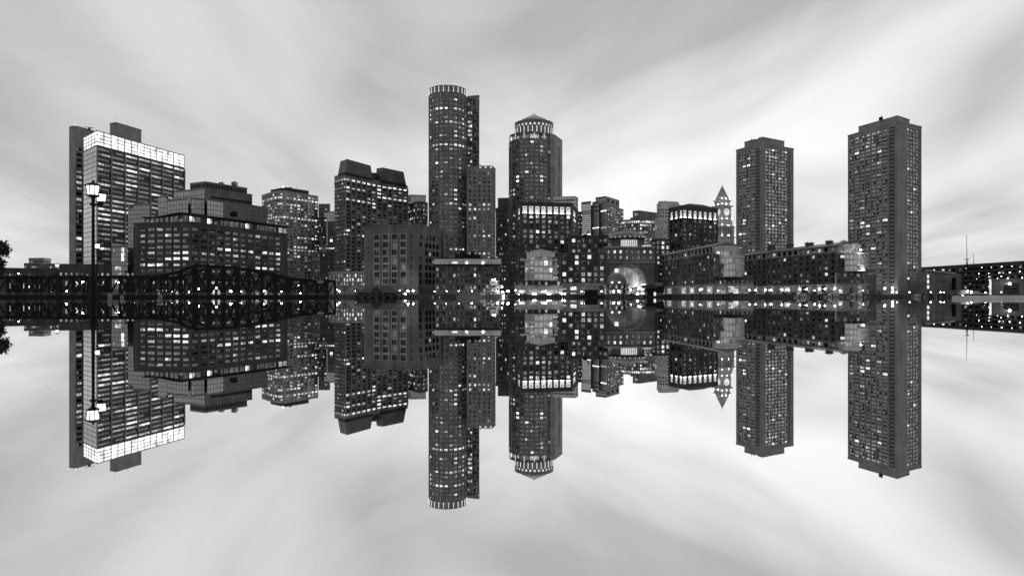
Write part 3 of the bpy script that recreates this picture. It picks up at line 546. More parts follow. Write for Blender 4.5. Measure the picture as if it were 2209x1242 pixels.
for i in range(4):
    a, b = S[i], S[(i + 1) % 4]
    for t in (.06, .22, .40, .60, .78, .94): M = MB(); x, y = a[0] + (b[0] - a[0]) * t, a[1] + (b[1] - a[1]) * t; M.tube((x, y, ZP(511, D)), (x, y, ZP(492, D)), .75, .65, 8); M.build('column', 'stone_pale', r)
for i, e in enumerate(sq(13.0 * k_)):
    f_ = sq(13.0 * k_)[(i + 1) % 4]; m_ = ((e[0] + f_[0]) / 2, (e[1] + f_[1]) / 2); n_ = Vector((m_[0] - c[0], m_[1] - c[1], 0)).normalized()
    if n_.y < .3:
        M = MB(); z = ZP(459, D); p = Vector((m_[0], m_[1], z)); M.tube(p - n_ * .2, p + n_ * .35, 3.4, 3.4, 20); o = M.build('clock_face', 'soft_glow', r)
        M = MB(); M.tube(p + n_ * .36, p + n_ * .5, 3.5, 3.5, 20, 0, False); up = Vector((0, 0, 1)); sd2 = n_.cross(up)
        M.bar(p + n_ * .45, p + n_ * .45 + up * 2.6, .3, .15); M.bar(p + n_ * .45, p + n_ * .45 + sd2 * 1.4 + up * .9, .3, .2)
        for h in range(12): q = p + n_ * .42 + (up * math.cos(h * math.pi / 6) + sd2 * math.sin(h * math.pi / 6)) * 2.9; M.box(q, (.35, .35, .5))
        M.build('clock_hands', 'frame_dark', o)
for h, y in ((17.5, 487.5), (13.5, 473), (12.2, 441.5), (11.0, 430), (17.5, 509)):
    for p in sq(h * k_) + [((a[0] + b[0]) / 2, (a[1] + b[1]) / 2) for a, b in zip(sq(h * k_), sq(h * k_)[1:] + sq(h * k_)[:1])]:
        if p[1] < c[1] + 3: bulb(r, (c[0] + (p[0] - c[0]) * 1.05, c[1] + (p[1] - c[1]) * 1.05, ZP(y, D)), .2, 'floodlight', 'lamp_glow')
for px in (1551, 1556, 1562): M = MB(); q = at(px, D - 4.2); M.box((q[0], q[1], ZP(428.5, D)), (1.6, 1.4, 2.2)); M.build('dormer', 'stone_pale', r)

# ---------------------------------------------------------------- waterfront hotel
def yrows(ys, hh, D): return [(ZP(y + hh, D), ZP(y - hh, D)) for y in ys]
H = 62.0; P = [cor(1113, 447, H), cor(1124, 437, H), cor(1233, 440, H), cor(1247, 456, H)]
r = thing('hotel_tower', 'dark brick hotel tower with eight glowing attic panels above the waterfront pavilion', 'hotel', P[1], GROUND)
ys = [464.5 + 10.9 * i for i in range(16)]; D = 452; ZA = ZP(458.8, D)
hs = dict(zrows=yrows(ys, 3.8, D), lit=(.42, .16, .06), base='k', mull=(1, 1), frame='frame_dark', dep=.4, rowp={0: (.3, .3, .3), 2: (.6, .1, .05), 1: (.8, .1, .05), 3: (.3, .4, .2), 4: (.8, .05, 0)})
volume(r, P, GROUND, ZA, [dict(hs, n=1, fw=.4), dict(hs, n=8, fw=.56, ml=.6), dict(hs, n=1, fw=.4)], ['brick_dark'], 161, depth=30, parapet=.2)
ha = dict(zrows=[(ZP(457.8, D), ZP(441.5, D))], base='n', lit=(0, 0, 0), mull=(0, 0), frame='frame_dark', dep=.9)
volume(r, P, ZA, H, [dict(ha, n=1, fw=.5), dict(ha, n=8, fw=.76, ml=.6), dict(ha, n=1, fw=.5)], ['brick_dark'], 164, depth=30, name='attic_wall'); niches(r)
hz = dict(lit=(.4, .2, .08), base='k', mull=(1, 1), frame='frame_dark')
volume(r, [at(1225, 441), at(1312, 440)], GROUND, ZP(509, 440), [dict(hz, n=7, ml=2, fw=.6, zrows=yrows((518.5, 530, 541, 552, 563), 4, 440))], ['brick_dark'], 162, depth=25, name='wing_wall')
volume(r, [at(1405, 440), at(1446, 440)], GROUND, ZP(517, 440), [dict(hz, n=4, fw=.6, zrows=yrows((523, 533.5, 544, 555, 566), 3.6, 440))], ['brick_dark'], 163, depth=25, name='wing_wall')
M = MB(); q = at(1283, 452); M.lathe(q, [(7.2, ZP(511, 440)), (7.0, ZP(508, 440)), (5, ZP(505.5, 440)), (.5, ZP(504.5, 440))], 16); M.build('low_dome', 'roof_metal', r, smooth=True)
q = at(1262, 440); M = MB(); M.bar((q[0], q[1], ZP(511, 440)), (q[0] + 2.6, q[1], ZP(497, 440)), .5, .7); M.box((q[0], q[1], ZP(508, 440)), (2, 1, 1.5)); M.build('roof_crane', 'metal_dark', r)
finish(r)
D = 390; r = thing('hotel_wing', 'five-storey brick hotel wing with many lit windows left of the great arch', 'hotel', at(1260, D), GROUND)
volume(r, [at(1206, D), at(1307, D)], ZP(613, D), ZP(547, D), [dict(hz, n=7, ml=1.2, mr=.4, fw=.6, zrows=yrows((554, 566.5, 579, 591.5, 604), 4.4, D), lit=(.3, .3, .15))], ['brick_dark'], 171, depth=20)
volume(r, [at(1206, D - 1), at(1310, D - 1)], GROUND, ZP(613, D), [dict(n=5, fw=.7, zrows=[(ZP(640, D), ZP(629, D)), (ZP(626.5, D), ZP(617, D))], rowc={1: 'h'}, lit=(.2, .4, .3), mull=(3, 1), frame='frame_pale', ft=.3)], ['stone'], 172, depth=20, name='base_wall')
finish(r)
D = 372; r = thing('glass_pavilion', 'brick hotel pavilion with tiered glass bay window and small pyramid roof', 'hotel', at(1165, D), GROUND)
volume(r, [at(1111, D + 12), at(1118, D), at(1211, D)], ZP(618, D), ZP(547, D), [dict(hz, n=1, fw=.4, zrows=yrows((559, 573, 587, 601), 3.5, D)), dict(hz, cols=[(.05, .14), (.86, .94)], zrows=yrows((559, 573, 587, 601), 3.5, D)),], ['brick_mid'], 181, depth=22, back=[at(1211, D + 22), at(1111, D + 26)])
volume(r, [at(1116, D - 3), at(1212, D - 3)], ZP(618, D), ZP(604, D), [dict(hz, n=7, fw=.42, zrows=yrows((611,), 4, D), lit=(.4, .2, .1), frame='stone')], ['brick_mid'], 182, depth=10, name='balcony_wall')
volume(r, [at(1110, D - 4), at(1213, D - 4)], GROUND, ZP(618, D), [dict(n=4, ml=1, mr=1, fw=.66, zrows=[(GROUND + .2, ZP(635, D)), (ZP(633, D), ZP(624.5, D))], rowc={1: 'h'}, lit=(.2, .5, .3), frame='stone', ft=.35, mull=(3, 0))], ['stone'], 183, depth=12, name='base_wall')
def bow(px0, px1, y0, y1, Df, sag, tiers, sp, mats, seed, root, nm='bay_wall', n=7, back=8):
    a, b = at(px0, Df + sag), at(px1, Df + sag); P = []
    for i in range(n + 1): t = i / n; P.append((a[0] + (b[0] - a[0]) * t, a[1] + (b[1] - a[1]) * t - sag * (1 - (2 * t - 1) ** 2)))
    volume(root, P, ZP(y1, Df), ZP(y0, Df), [sp] * n, mats, seed, depth=back, name=nm, parapet=.35)
gb = dict(n=1, fw=.92, lit=(.12, .08, .04), base='w', mull=(1, 0), frame='frame_pale', ft=.14, dep=.15)
bow(1132, 1202, 560.5, 605, D - 8, 3, 3, dict(gb, zrows=yrows((567.5, 581.5, 596.5), 5.6, D - 8), rowp={1: (.1, .35, .25)}), ['stone_pale'], 184, r)
bow(1136, 1197, 544, 560.5, D - 5, 2.5, 1, dict(gb, zrows=yrows((556.5,), 3.2, D - 5), lit=(.4, .1, .05)), ['stone_pale'], 185, r)
M = MB(); P4 = [at(1139, D - 4), at(1195, D - 4), at(1195, D + 10), at(1139, D + 10)]; ap = at(1165, D + 3)
for i in range(4): a, b = P4[i], P4[(i + 1) % 4]; M.poly([(*a, ZP(544, D)), (*b, ZP(544, D)), (*ap, ZP(536, D))])
M.build('pyramid_roof', 'roof_metal', r)
for px, y in ((1120, 635), (1150, 634.5), (1155, 634.5), (1182, 634), (1187, 634), (1213, 634), (1218, 634)): bulb(r, (PX(px, D - 5), D - 5.2, ZP(y, D - 5)), .26, 'wall_lamp')
finish(r)

# ---------------------------------------------------------------- great arch with rotunda
D = 400.0; K = D / F; r = thing('arch_block', 'stone arch block with glowing coffered vault and shallow rotunda dome', 'building', at(1358, D), GROUND)
x0, x1, zt = PX(1305, D), PX(1412, D), ZP(532, D); ax, az, ar = PX(1353, D), ZP(611, D), 40 * K; W = MB(); n = 24
pts = [(ax - ar, GROUND)] + [(ax + ar * math.cos(math.pi - math.pi * i / n), az + ar * math.sin(math.pi - math.pi * i / n)) for i in range(n + 1)] + [(ax + ar, GROUND)]
zs = az + ar + .8
for a, b in zip(pts[:-1], pts[1:]):
    if abs(a[0] - b[0]) > 1e-4: W.poly([(a[0], D, a[1]), (b[0], D, b[1]), (b[0], D, zs), (a[0], D, zs)])
W.poly([(x0, D, GROUND), (ax - ar, D, GROUND), (ax - ar, D, zs), (x0, D, zs)]); W.poly([(ax + ar, D, GROUND), (x1, D, GROUND), (x1, D, zs), (ax + ar, D, zs)])
for x in (x0, x1): W.poly([(x, D, GROUND), (x, D + 26, GROUND), (x, D + 26, zt), (x, D, zt)])
facade(W, r, (x0, D), (x1, D), zs, zt, dict(n=8, ml=.6, mr=.6, fw=.42, zrows=yrows((543, 555), 3.6, D), lit=(.3, .3, .15), base='d', frame='frame_pale', mull=(1, 0)), random.Random(8))
W.poly([(x0, D, zt), (x1, D, zt), (x1, D + 26, zt), (x0, D + 26, zt)]); W.build('front_wall', 'brick_grey', r)
M = MB()
for z, h, d in ((ZP(533, D), .9, .7), (ZP(565.5, D), .7, .5), (ZP(560, D), .3, .3)): M.box(((x0 + x1) / 2, D - d / 2 - .02, z), (x1 - x0 + .4, d, h))
M.build('cornice', 'stone', r)
M = MB()
for a, b in zip(pts[1:-2], pts[2:-1]):
    oa = (ax + (a[0] - ax) * 1.05, az + (a[1] - az) * 1.05); ob = (ax + (b[0] - ax) * 1.05, az + (b[1] - az) * 1.05)
    M.poly([(a[0], D - .25, a[1]), (b[0], D - .25, b[1]), (ob[0], D - .25, ob[1]), (oa[0], D - .25, oa[1])]); M.poly([(oa[0], D - .25, oa[1]), (ob[0], D - .25, ob[1]), (ob[0], D, ob[1]), (oa[0], D, oa[1])]); M.poly([(a[0], D - .25, a[1]), (b[0], D - .25, b[1]), (b[0], D + .1, b[1]), (a[0], D + .1, a[1])])
M.build('arch_moulding', 'stone', r)
V = MB(); dp = 14.0                                             # barrel vault and inner end wall with a smaller arch
for a, b in zip(pts[:-1], pts[1:]): V.poly([(a[0], D + .1, a[1]), (b[0], D + .1, b[1]), (ax + (b[0] - ax) * .93, D + dp, b[1] if b[1] < az else az + (b[1] - az) * .93), (ax + (a[0] - ax) * .93, D + dp, a[1] if a[1] < az else az + (a[1] - az) * .93)])
V.poly([(ax - ar, D + dp, GROUND), (ax + ar, D + dp, GROUND), (ax + ar, D + dp, az + ar), (ax - ar, D + dp, az + ar)]); vo = V.build('vault', 'stone_pale', r)
M = MB()
for row, dd in ((0, 2.2), (1, 5.6), (2, 9.2)):
    for i in range(13):
        t = math.pi * (.04 + .92 * i / 12); s_ = 1 - .07 * dd / dp - .012; p = (ax + ar * s_ * math.cos(t), D + dd, az + ar * s_ * math.sin(t)); e = .62
        u = (-math.sin(t) * e, math.cos(t) * e); M.poly([(p[0] - u[0], p[1] - 1.0, p[2] - u[1]), (p[0] + u[0], p[1] - 1.0, p[2] + u[1]), (p[0] + u[0], p[1] + 1.0, p[2] + u[1]), (p[0] - u[0], p[1] + 1.0, p[2] - u[1])])
M.build('coffer', 'brick_grey', vo, kind='stuff')
for a_, cx2, hh in ((2.3, ax + 3.2, 7), (1.6, ax - 3.5, 6)):
    M = MB(); q = [(cx2 - a_, GROUND + 4)] + [(cx2 + a_ * math.cos(math.pi - math.pi * i / 10), GROUND + 4 + hh + a_ * math.sin(math.pi - math.pi * i / 10)) for i in range(11)] + [(cx2 + a_, GROUND + 4)]
    M.poly([(x, D + dp - .12, z) for x, z in q]); o = M.build('inner_arch', 'stone', vo); M = MB()
    for j in range(6): M.box((cx2, D + dp - .2, GROUND + 5.2 + j * 1.15), (a_ * 1.1, .15, .35))
    M.build('louvre', 'frame_dark', r)
for dd in (.5, 4, 7.5, 11):                                        # raised ribs between the coffer rows
    M = MB(); s_ = 1 - .07 * dd / dp - .02
    for i in range(20):
        a0, a1 = math.pi * i / 20, math.pi * (i + 1) / 20; M.bar((ax + ar * s_ * math.cos(a0), D + dd, az + ar * s_ * math.sin(a0)), (ax + ar * s_ * math.cos(a1), D + dd, az + ar * s_ * math.sin(a1)), .7, .35)
    M.build('vault_rib', 'stone', vo)
for dx_ in (-ar + 2.6, ar - 2.6, -2.0, 2.0):
    for dy_ in (3, 6, 9.5): bulb(r, (ax + dx_, D + dy_, az - 2.5 if abs(dx_) > 3 else GROUND + 3.4), .3, 'floodlight', 'vault_glow')
cR = at(1352, D + 12); M = MB(); M.lathe(cR, [(9.2, zt), (9.2, ZP(512.5, D)), (11.4, ZP(512.2, D)), (11.4, ZP(509, D))], 28); M.build('drum', 'brick_grey', r)
M = MB(); M.lathe(cR, [(11.6, ZP(510, D)), (11.3, ZP(507.5, D)), (10.4, ZP(503.5, D)), (8.8, ZP(500, D)), (6.4, ZP(497.2, D)), (3.8, ZP(495.3, D)), (3.7, ZP(493.5, D)), (2.2, ZP(491.5, D)), (.3, ZP(490, D))], 32); M.build('dome', 'roof_metal', r, smooth=False)
for i in range(8):
    t = -math.pi / 2 + (i - 3.5) * .135; w = 1.12; M = MB(); p = (cR[0] + 9.35 * math.cos(t), cR[1] + 9.35 * math.sin(t), ZP(523.5, D)); wm = win_mesh(w, 15 * K, 'o', (1, 1), 'frame_grey', .12).mesh('window', ['frame_grey', 'soft_glow']); place('window', wm, r, p, t + math.pi / 2)
for i in range(9): t = -math.pi / 2 + (i - 4) * .26; bulb(r, (cR[0] + 11.5 * math.cos(t), cR[1] + 11.5 * math.sin(t), ZP(509.8, D)), .3, 'round_light', 'crown_glow')
volume(r, [at(1300, D + 3), at(1430, D + 3)], GROUND, ZP(612, D), [dict(cols=[(.84, .98)], rows=1, fh=.5, lit=(0, 1, 0))], ['stone'], 188, depth=10, name='terrace_wall', full=[at(1413, D + 2), at(1430, D + 2), at(1430, D + 12), at(1413, D + 12)])
finish(r)
# ---------------------------------------------------------------- domed quay pavilion
D = 346.0; K = D / F; c = at(1330, D); zb = GROUND; r = thing('domed_pavilion', 'small domed stone pavilion with lit lantern on the quay before the arch', 'pavilion', c, zb)
M = MB(); M.lathe(c, [(5.6, ZP(612.5, D)), (5.6, ZP(610.5, D)), (4.9, ZP(610.3, D)), (4.75, ZP(604, D)), (4.2, ZP(597.5, D)), (3.1, ZP(592, D)), (1.6, ZP(588.6, D)), (.9, ZP(588, D))], 24); M.build('dome', 'roof_metal', r, smooth=False)
M = MB(); M.lathe(c, [(.95, ZP(588, D)), (.95, ZP(579, D))], 6); M.build('lantern', 'panel_glow', r); M = MB(); M.lathe(c, [(1.15, ZP(579, D)), (.1, ZP(576, D))], 6); M.build('lantern_cap', 'metal_dark', r)
M = MB(); M.lathe(c, [(4.2, zb), (4.2, ZP(612.5, D))], 16); M.build('core_wall', 'brick_grey', r)
for z in (ZP(613, D), ZP(624, D)): M = MB(); M.lathe(c, [(6.3, z - .35), (6.4, z), (6.4, z + .3), (4.3, z + .35)], 24); M.build('entablature', 'granite_dark', r)
for i in range(12):
    t = 2 * math.pi * (i + .5) / 12; M = MB(); x, y = c[0] + 5.7 * math.cos(t), c[1] + 5.7 * math.sin(t); M.tube((x, y, zb), (x, y, ZP(612.9, D)), .32, .27, 8); M.build('column', 'stone', r)
for i in range(8): t = -math.pi / 2 + (i - 3.5) * .36; place('window', win_mesh(1.2, 2.0, 'l', (1, 1), 'frame_dark', .1).mesh('window', ['frame_dark', 'glass_lit' if i % 2 else 'glass_dark']), r, (c[0] + 4.25 * math.cos(t), c[1] + 4.25 * math.sin(t), ZP(618, D)), t + math.pi / 2); place('doorway', win_mesh(1.3, 2.6, 'l', (1, 2), 'frame_dark', .1).mesh('doorway', ['frame_dark', 'shop_glow' if i % 3 else 'glass_dark']), r, (c[0] + 4.25 * math.cos(t), c[1] + 4.25 * math.sin(t), zb + 1.8), t + math.pi / 2)
for px in (1320.5, 1336): bulb(r, (PX(px, D - 5.2), D - 5.3, ZP(609.6, D)), .3, 'floodlight', 'flood_glow')

# ---------------------------------------------------------------- second hotel tower
H = 59.0; P = [cor(1443, 451, H), cor(1473, 445, H), cor(1549, 452, H)]; D = 452
r = thing('hotel_tower', 'dark brick hotel tower with ten glowing attic panels beside the clock tower', 'hotel', P[1], GROUND)
ZA = ZP(469.6, D); hs = dict(zrows=yrows([475.5 + 9.7 * i for i in range(13)], 3.1, D), lit=(.55, .08, .04), base='k', mull=(1, 1), frame='frame_dark', rowp={5: (.4, .3, .2)})
volume(r, P, GROUND, ZA, [dict(hs, n=3, fw=.45), dict(hs, n=7, fw=.48)], ['brick_dark'], 191, parapet=.2)
ha = dict(zrows=[(ZP(468.6, D), ZP(452.5, D))], base='n', lit=(0, 0, 0), mull=(0, 0), frame='frame_dark', dep=.9)
volume(r, P, ZA, H, [dict(ha, n=3, fw=.66), dict(ha, n=7, fw=.72)], ['brick_dark'], 193, name='attic_wall'); niches(r)
M = MB(); b = close(P); M.prism(b, H + .6, H + 3.0, P1=[(sum(p[0] for p in b) / 4 * .6 + p[0] * .4, sum(p[1] for p in b) / 4 * .6 + p[1] * .4) for p in b]); M.build('hipped_roof', 'roof_dark', r)
volume(r, [at(1436, 449), at(1480, 438), at(1552, 446)], GROUND, ZP(523, 440), [dict(hz, n=4, fw=.5, zrows=yrows((530, 541, 552), 3.5, 440)), dict(hz, n=7, fw=.5, zrows=yrows((530, 541, 552), 3.5, 440))], ['brick_dark'], 192, name='shoulder_wall'); finish(r)

# ---------------------------------------------------------------- brick wharf wings with glass bow ends
def chimney(root, px, D, y0, y1, w):
    M = MB(); M.box((PX(px, D), D, (ZP(y0, D) + ZP(y1, D)) / 2), (w * D / F, 2.2, ZP(y1, D) - ZP(y0, D))); M.box((PX(px, D), D, ZP(y1, D) + .1), (w * D / F + .5, 2.7, .5))
    for k in (-.25, .25): M.tube((PX(px, D) + k * w * D / F, D, ZP(y1, D)), (PX(px, D) + k * w * D / F, D, ZP(y1, D) + .9), .3, .25, 8)
    M.build('chimney', 'brick_dark', root)
def wing(r, A, B, H, zb, nfl, ncol, seed, lit, mansard=True):
    fl = (H - 3.4 - zb) / nfl
    volume(r, [A, B], zb, H - 3.2, [dict(n=ncol, fw=.52, rows=nfl, zt=H - 3.4, zb=zb + .3, fh=.56, lit=lit, base='k', mull=(1, 1), frame='frame_grey', ft=.14, band=(.25, .2, 0))], ['brick_mid'], seed, depth=18, parapet=0)
    volume(r, [A, B], H - 3.2, H, [dict(n=ncol, fw=.6, rows=1, zt=H - .6, zb=H - 2.9, fh=.9, lit=(.2, .06, .04), base='k', mull=(1, 0), frame='frame_dark')], ['concrete'], seed + 1, depth=17.9, parapet=0, name='attic_wall')
    d = Vector((B[0] - A[0], B[1] - A[1], 0)).normalized(); n = Vector((d.y, -d.x, 0)); M = MB()
    def q(p, o, z): return (p[0] - n.x * o, p[1] - n.y * o, z)
    M.poly([q(A, -.5, H), q(B, -.5, H), q(B, 6, H + 2.0), q(A, 6, H + 2.0)]); M.poly([q(A, 6, H + 2.0), q(B, 6, H + 2.0), q(B, 14, H), q(A, 14, H)]); M.poly([q(B, -.5, H), q(B, 14, H), q(B, 6, H + 2)]); M.poly([q(A, -.5, H), q(B, -.5, H), q(B, -.5, H - .3), q(A, -.5, H - .3)]); M.poly([q(A, -.5, H - .3), q(B, -.5, H - .3), q(B, .1, H - .3), q(A, .1, H - .3)])
    M.build('pitched_roof', 'roof_metal', r)
A, B = at(1422, 411), at(1540, 328); r = thing('wharf_wing', 'brick wharf wing ending in a tiered glass bow, nearest the second hotel tower', 'building', B, GROUND)
zb = 6.2; wing(r, A, B, 24.3, zb, 5, 16, 201, (.3, .14, .06))
arc_ = dict(n=7, fw=.66, zrows=[(GROUND + .3, zb - .9)], lit=(.3, .35, .08), base='h', mull=(3, 1), frame='frame_pale', ft=.25)
volume(r, [A, B], GROUND, zb, [arc_], ['stone'], 203, depth=18, parapet=0, name='base_wall')
E = at(1626, 322); B2 = (B[0], B[1] - .2)
volume(r, [B2, E], zb, ZP(597, 324), [dict(n=9, fw=.42, zrows=yrows((608,), 4.2, 324), lit=(.5, .12, 0), base='d', mull=(1, 0))], ['brick_mid'], 204, depth=20, name='end_wall')
volume(r, [B2, E], GROUND, zb, [dict(cols=[(.05, .30), (.36, .88)], zrows=[(GROUND + .3, zb - .8)], lit=(.2, .7, .1), base='h', mull=(7, 1), frame='frame_pale', ft=.2)], ['stone'], 205, depth=20, parapet=0, name='base_wall')
volume(r, [at(1538, 325), at(1552, 324)], ZP(597, 324), ZP(551, 324), [dict(n=2, fw=.4, rows=3, zt=ZP(552, 324), zb=ZP(597, 324), fh=.5, lit=(.4, .1, 0))], ['brick_mid'], 206, depth=10, name='step_wall')
volume(r, [at(1552, 323.5), at(1562, 323)], ZP(597, 324), ZP(572, 324), [dict(n=1, fw=.4, rows=1, fh=.5, zb=ZP(595, 324), lit=(.4, .1, 0))], ['brick_mid'], 207, depth=10, name='step_wall')
gw = dict(gb, base='w', lit=(.1, .08, .04), mull=(2, 0))
bow(1549, 1606, 553, 597, 321, 4, 3, dict(gw, zrows=yrows((561, 575, 589.5), 5.6, 321)), ['stone_pale'], 208, r, n=9, back=10)
bow(1537, 1594, 532, 553, 325, 4, 1, dict(gw, zrows=yrows((546.5,), 5.4, 325)), ['stone_pale'], 209, r, n=9, back=12)
finish(r)
A, B = at(1603, 420), at(1803, 337); r = thing('wharf_wing', 'long brick wharf wing with five lit white portals and glass bow at its near end', 'building', B, GROUND)
zb = 6.6; wing(r, A, B, 25.2, zb, 5, 17, 211, (.25, .06, .03))
volume(r, [A, B], GROUND, zb, [dict(cols=[(.02, .10)] + [(a, a + .055) for a in (.30, .49, .68, .87)], zrows=[(GROUND + 1, zb - 1)], lit=(.3, .1, 0), base='k', mull=(2, 1))], ['granite'], 213, depth=18, parapet=0, name='base_wall')
dv = Vector((B[0] - A[0], B[1] - A[1], 0)); Lw = dv.length; d = dv.normalized(); nv = Vector((d.y, -d.x, 0)); an = math.atan2(d.y, d.x)
for t0, t1 in ((.19, .285), (.375, .475), (.565, .665), (.755, .855), (.925, .995)):      # lit portals
    w = (t1 - t0) * Lw; m = Vector((A[0], A[1], 0)) + d * ((t0 + t1) / 2 * Lw) + nv * .35; h = zb - GROUND - .4
    M = MB()
    for k in (-.5, -.36, .36, .5): p = m + d * (k * w); M.box((p.x, p.y, GROUND + h / 2), (.35, .35, h), an)
    for z in (GROUND + h, GROUND + h * .74, GROUND + h * .5): M.box((m.x, m.y, z), (w, .3, .28), an)
    for i in range(8): a0, a1 = math.pi * i / 8, math.pi * (i + 1) / 8; p = m + d * (math.cos(a0) * w * .34); q = m + d * (math.cos(a1) * w * .34); M.bar((p.x, p.y, GROUND + h * .45 + math.sin(a0) * h * .26), (q.x, q.y, GROUND + h * .45 + math.sin(a1) * h * .26), .3, .3)
    for k in (-.2, 0, .2): p = m + d * (k * w); M.box((p.x, p.y, GROUND + h * .24), (.14, .2, h * .48), an)
    o = M.build('portal', 'white_paint', r); M = MB(); p = m - nv * .25; M.box((p.x, p.y, GROUND + h / 2), (w * .98, .1, h * .98), an); M.build('portal_glazing', 'glass_dim', o)
    for k in (-.62, .62): p = m + d * (k * w) + nv * .5; bulb(r, (p.x, p.y, GROUND + h * .58), .25, 'wall_lamp')
E = at(1886, 332); B2 = (B[0], B[1] - .2)
volume(r, [B2, E], zb, ZP(583, 334), [dict(n=6, fw=.5, zrows=yrows((593, 606), 4, 334), lit=(.3, .05, 0), base='k', mull=(1, 1))], ['brick_mid'], 214, depth=20, name='end_wall')
volume(r, [B2, E], GROUND, zb, [dict(n=4, fw=.45, zrows=[(GROUND + .3, zb - .8)], lit=(.3, .1, 0), base='k', mull=(2, 1))], ['granite'], 215, depth=20, parapet=0, name='base_wall')
for i, (a, b, y) in enumerate(((1802, 1813, 549), (1813, 1828, 559), (1828, 1844, 568))): volume(r, [at(a, 336 - i * .4), at(b, 336 - i * .4)], ZP(583, 334), ZP(y, 334), [dict(n=1, fw=.5, rows=(583 - y) // 13, zt=ZP(y + 1, 334), zb=ZP(583, 334), fh=.55, lit=(.3, .15, .05), base='k')], ['brick_mid'], 216 + i, depth=9, name='step_wall')
bow(1822, 1873, 546, 585, 331, 4, 3, dict(gw, zrows=yrows((553, 565.5, 578), 4.9, 331)), ['stone_pale'], 220, r, n=8, back=11)
bow(1803, 1857, 528, 546, 335, 4, 1, dict(gw, zrows=yrows((540.5,), 4.4, 335)), ['stone_pale'], 221, r, n=8, back=12)
M = MB(); q = at(1880, 334); M.lathe(q, [(2.2, ZP(592, 334)), (2.1, ZP(589, 334)), (1.4, ZP(586.5, 334)), (.2, ZP(585.5, 334))], 14); M.build('corner_dome', 'roof_metal', r, smooth=True); M = MB(); M.lathe(q, [(2.0, ZP(640, 334)), (2.0, ZP(592, 334))], 14); M.build('corner_turret', 'brick_mid', r)
for px, y in ((1857, 539), (1862, 581)): bulb(r, (PX(px, 330), 330, ZP(y, 330)), .4, 'wall_lamp')
for px, D, y0, y1, w in ((1664, 402, 540, 531, 14), (1704, 386, 537, 528, 13), (1746, 368, 533, 525, 15), (1789, 350, 528, 521, 12), (1820, 345, 527, 521.5, 8)): chimney(r, px, D, y0, y1, w)
finish(r)

# ---------------------------------------------------------------- concrete apartment towers
def apartment(label, A, B, C, H, lcols, lbal, rcols, rbal, ptop, prow, nrow, seed, lits, gl):
    r = thing('apartment_tower', label, 'tower', B, GROUND); zt, zb = H - 2.2, 9.0
    k_ = len(lcols); lo = {j: (.15, .04, .03) for j in range(nrow)}
    sp = dict(cols=lcols + [lbal], rows=nrow, zt=zt, zb=zb, fh=.64, lit=lits[0], base=gl[0], mull=(1, 0), frame='concrete', ft=.16, dep=.45, colc={k_: 'v'}, rowp=lits[2], band=(.3, .12, 0))  # dark panes in the balcony column stand in for shade of a deep slot
    sq_ = dict(sp, cols=rcols + [rbal], colc={len(rcols): 'v'}, lit=lits[1], base=gl[1], rowp=lits[3]); sq_.pop('band')
    volume(r, [A, B, C], GROUND, H, [sp, sq_], ['concrete'], seed)
    dv = Vector((B[0] - A[0], B[1] - A[1], 0)); Lw = dv.length; d = dv.normalized(); n = Vector((d.y, -d.x, 0)); bw_ = (lbal[1] - lbal[0]) * Lw; st = (zt - zb) / nrow
    M = MB(); M.box((0, -.2, -.1), (bw_, .4, .16)); M.box((bw_ * .12, -.36, .28), (bw_ * .76, .1, .62)); M.box((bw_ / 2 - .06, -.2, .28), (.12, .4, .62)); me = M.mesh('balcony', ['concrete'])
    for j in range(nrow): p = Vector((A[0], A[1], 0)) + d * ((lbal[0] + lbal[1]) / 2 * Lw); place('balcony', me, r, (p.x, p.y, zt - st * (j + .78)), math.atan2(d.y, d.x))
    volume(r, ptop, H - 1, prow, [], ['concrete'], seed + 1, name='penthouse_wall', parapet=.3); finish(r); return r
def fx(a, b, l, w): return ((a - l) / w, (b - l) / w)
H = 121.0; A, B, C = cor(1588, 325, H), cor(1645, 310, H), cor(1712, 322, H)
rw = {7: (.1, .1, .05)}; low = {j: (.2, .12, .06) for j in range(6, 24)}
t1 = apartment('concrete apartment tower standing right of the clock tower', A, B, C, H, [fx(1593.5 + 9 * i, 1600.5 + 9 * i, 1588, 57) for i in range(4)], fx(1630.5, 1639, 1588, 57), [fx(1651.5 + 6.9 * i, 1656.8 + 6.9 * i, 1645, 67) for i in range(7)], fx(1700.5, 1704, 1645, 67), [cor(1606, 307, 127), cor(1645, 296, 127), cor(1692, 305, 127)], 127, 40, 231, ((.05, .06, .05), (.05, .08, .05), {2: (.1, .1, .3)}, {0: (.1, .1, .2), 2: (.1, .2, .2), 9: (.1, .2, .2), 13: (.1, .2, .2)}), ('s', 's'))
mast(t1, (B[0] + 2, B[1] + 16), 127, 4); mast(t1, (B[0] - 4, B[1] + 14), 127, 3); bulb(t1, (B[0] - .5, B[1] + 12, 128), .6, 'beacon', 'flood_glow')
A, B, C = cor(1829, 294, H), cor(1936, 262.5, H), cor(1988, 275, H)
lowk = {j: (.12, .05, .05) for j in range(24, 40)}
t2 = apartment('large concrete apartment tower, rightmost of the skyline towers', A, B, C, H, [fx(1832 + 12.2 * i, 1842 + 12.2 * i, 1829, 107) for i in range(7)], fx(1919, 1930.5, 1829, 107), [fx(1957.5 + 6.4 * i, 1962.5 + 6.4 * i, 1936, 52) for i in range(4)], fx(1983, 1986, 1936, 52), [cor(1852, 274, 127.5), cor(1936, 250, 127.5), cor(1962, 259, 127.5)], 127.5, 40, 241, ((.10, .04, .03), (.05, .04, .04), {0: (.1, .2, .3), 3: (.1, .1, .2), 24: (.1, .1, .1), 23: (.1, .1, .1)}, {}), ('s', 's'))
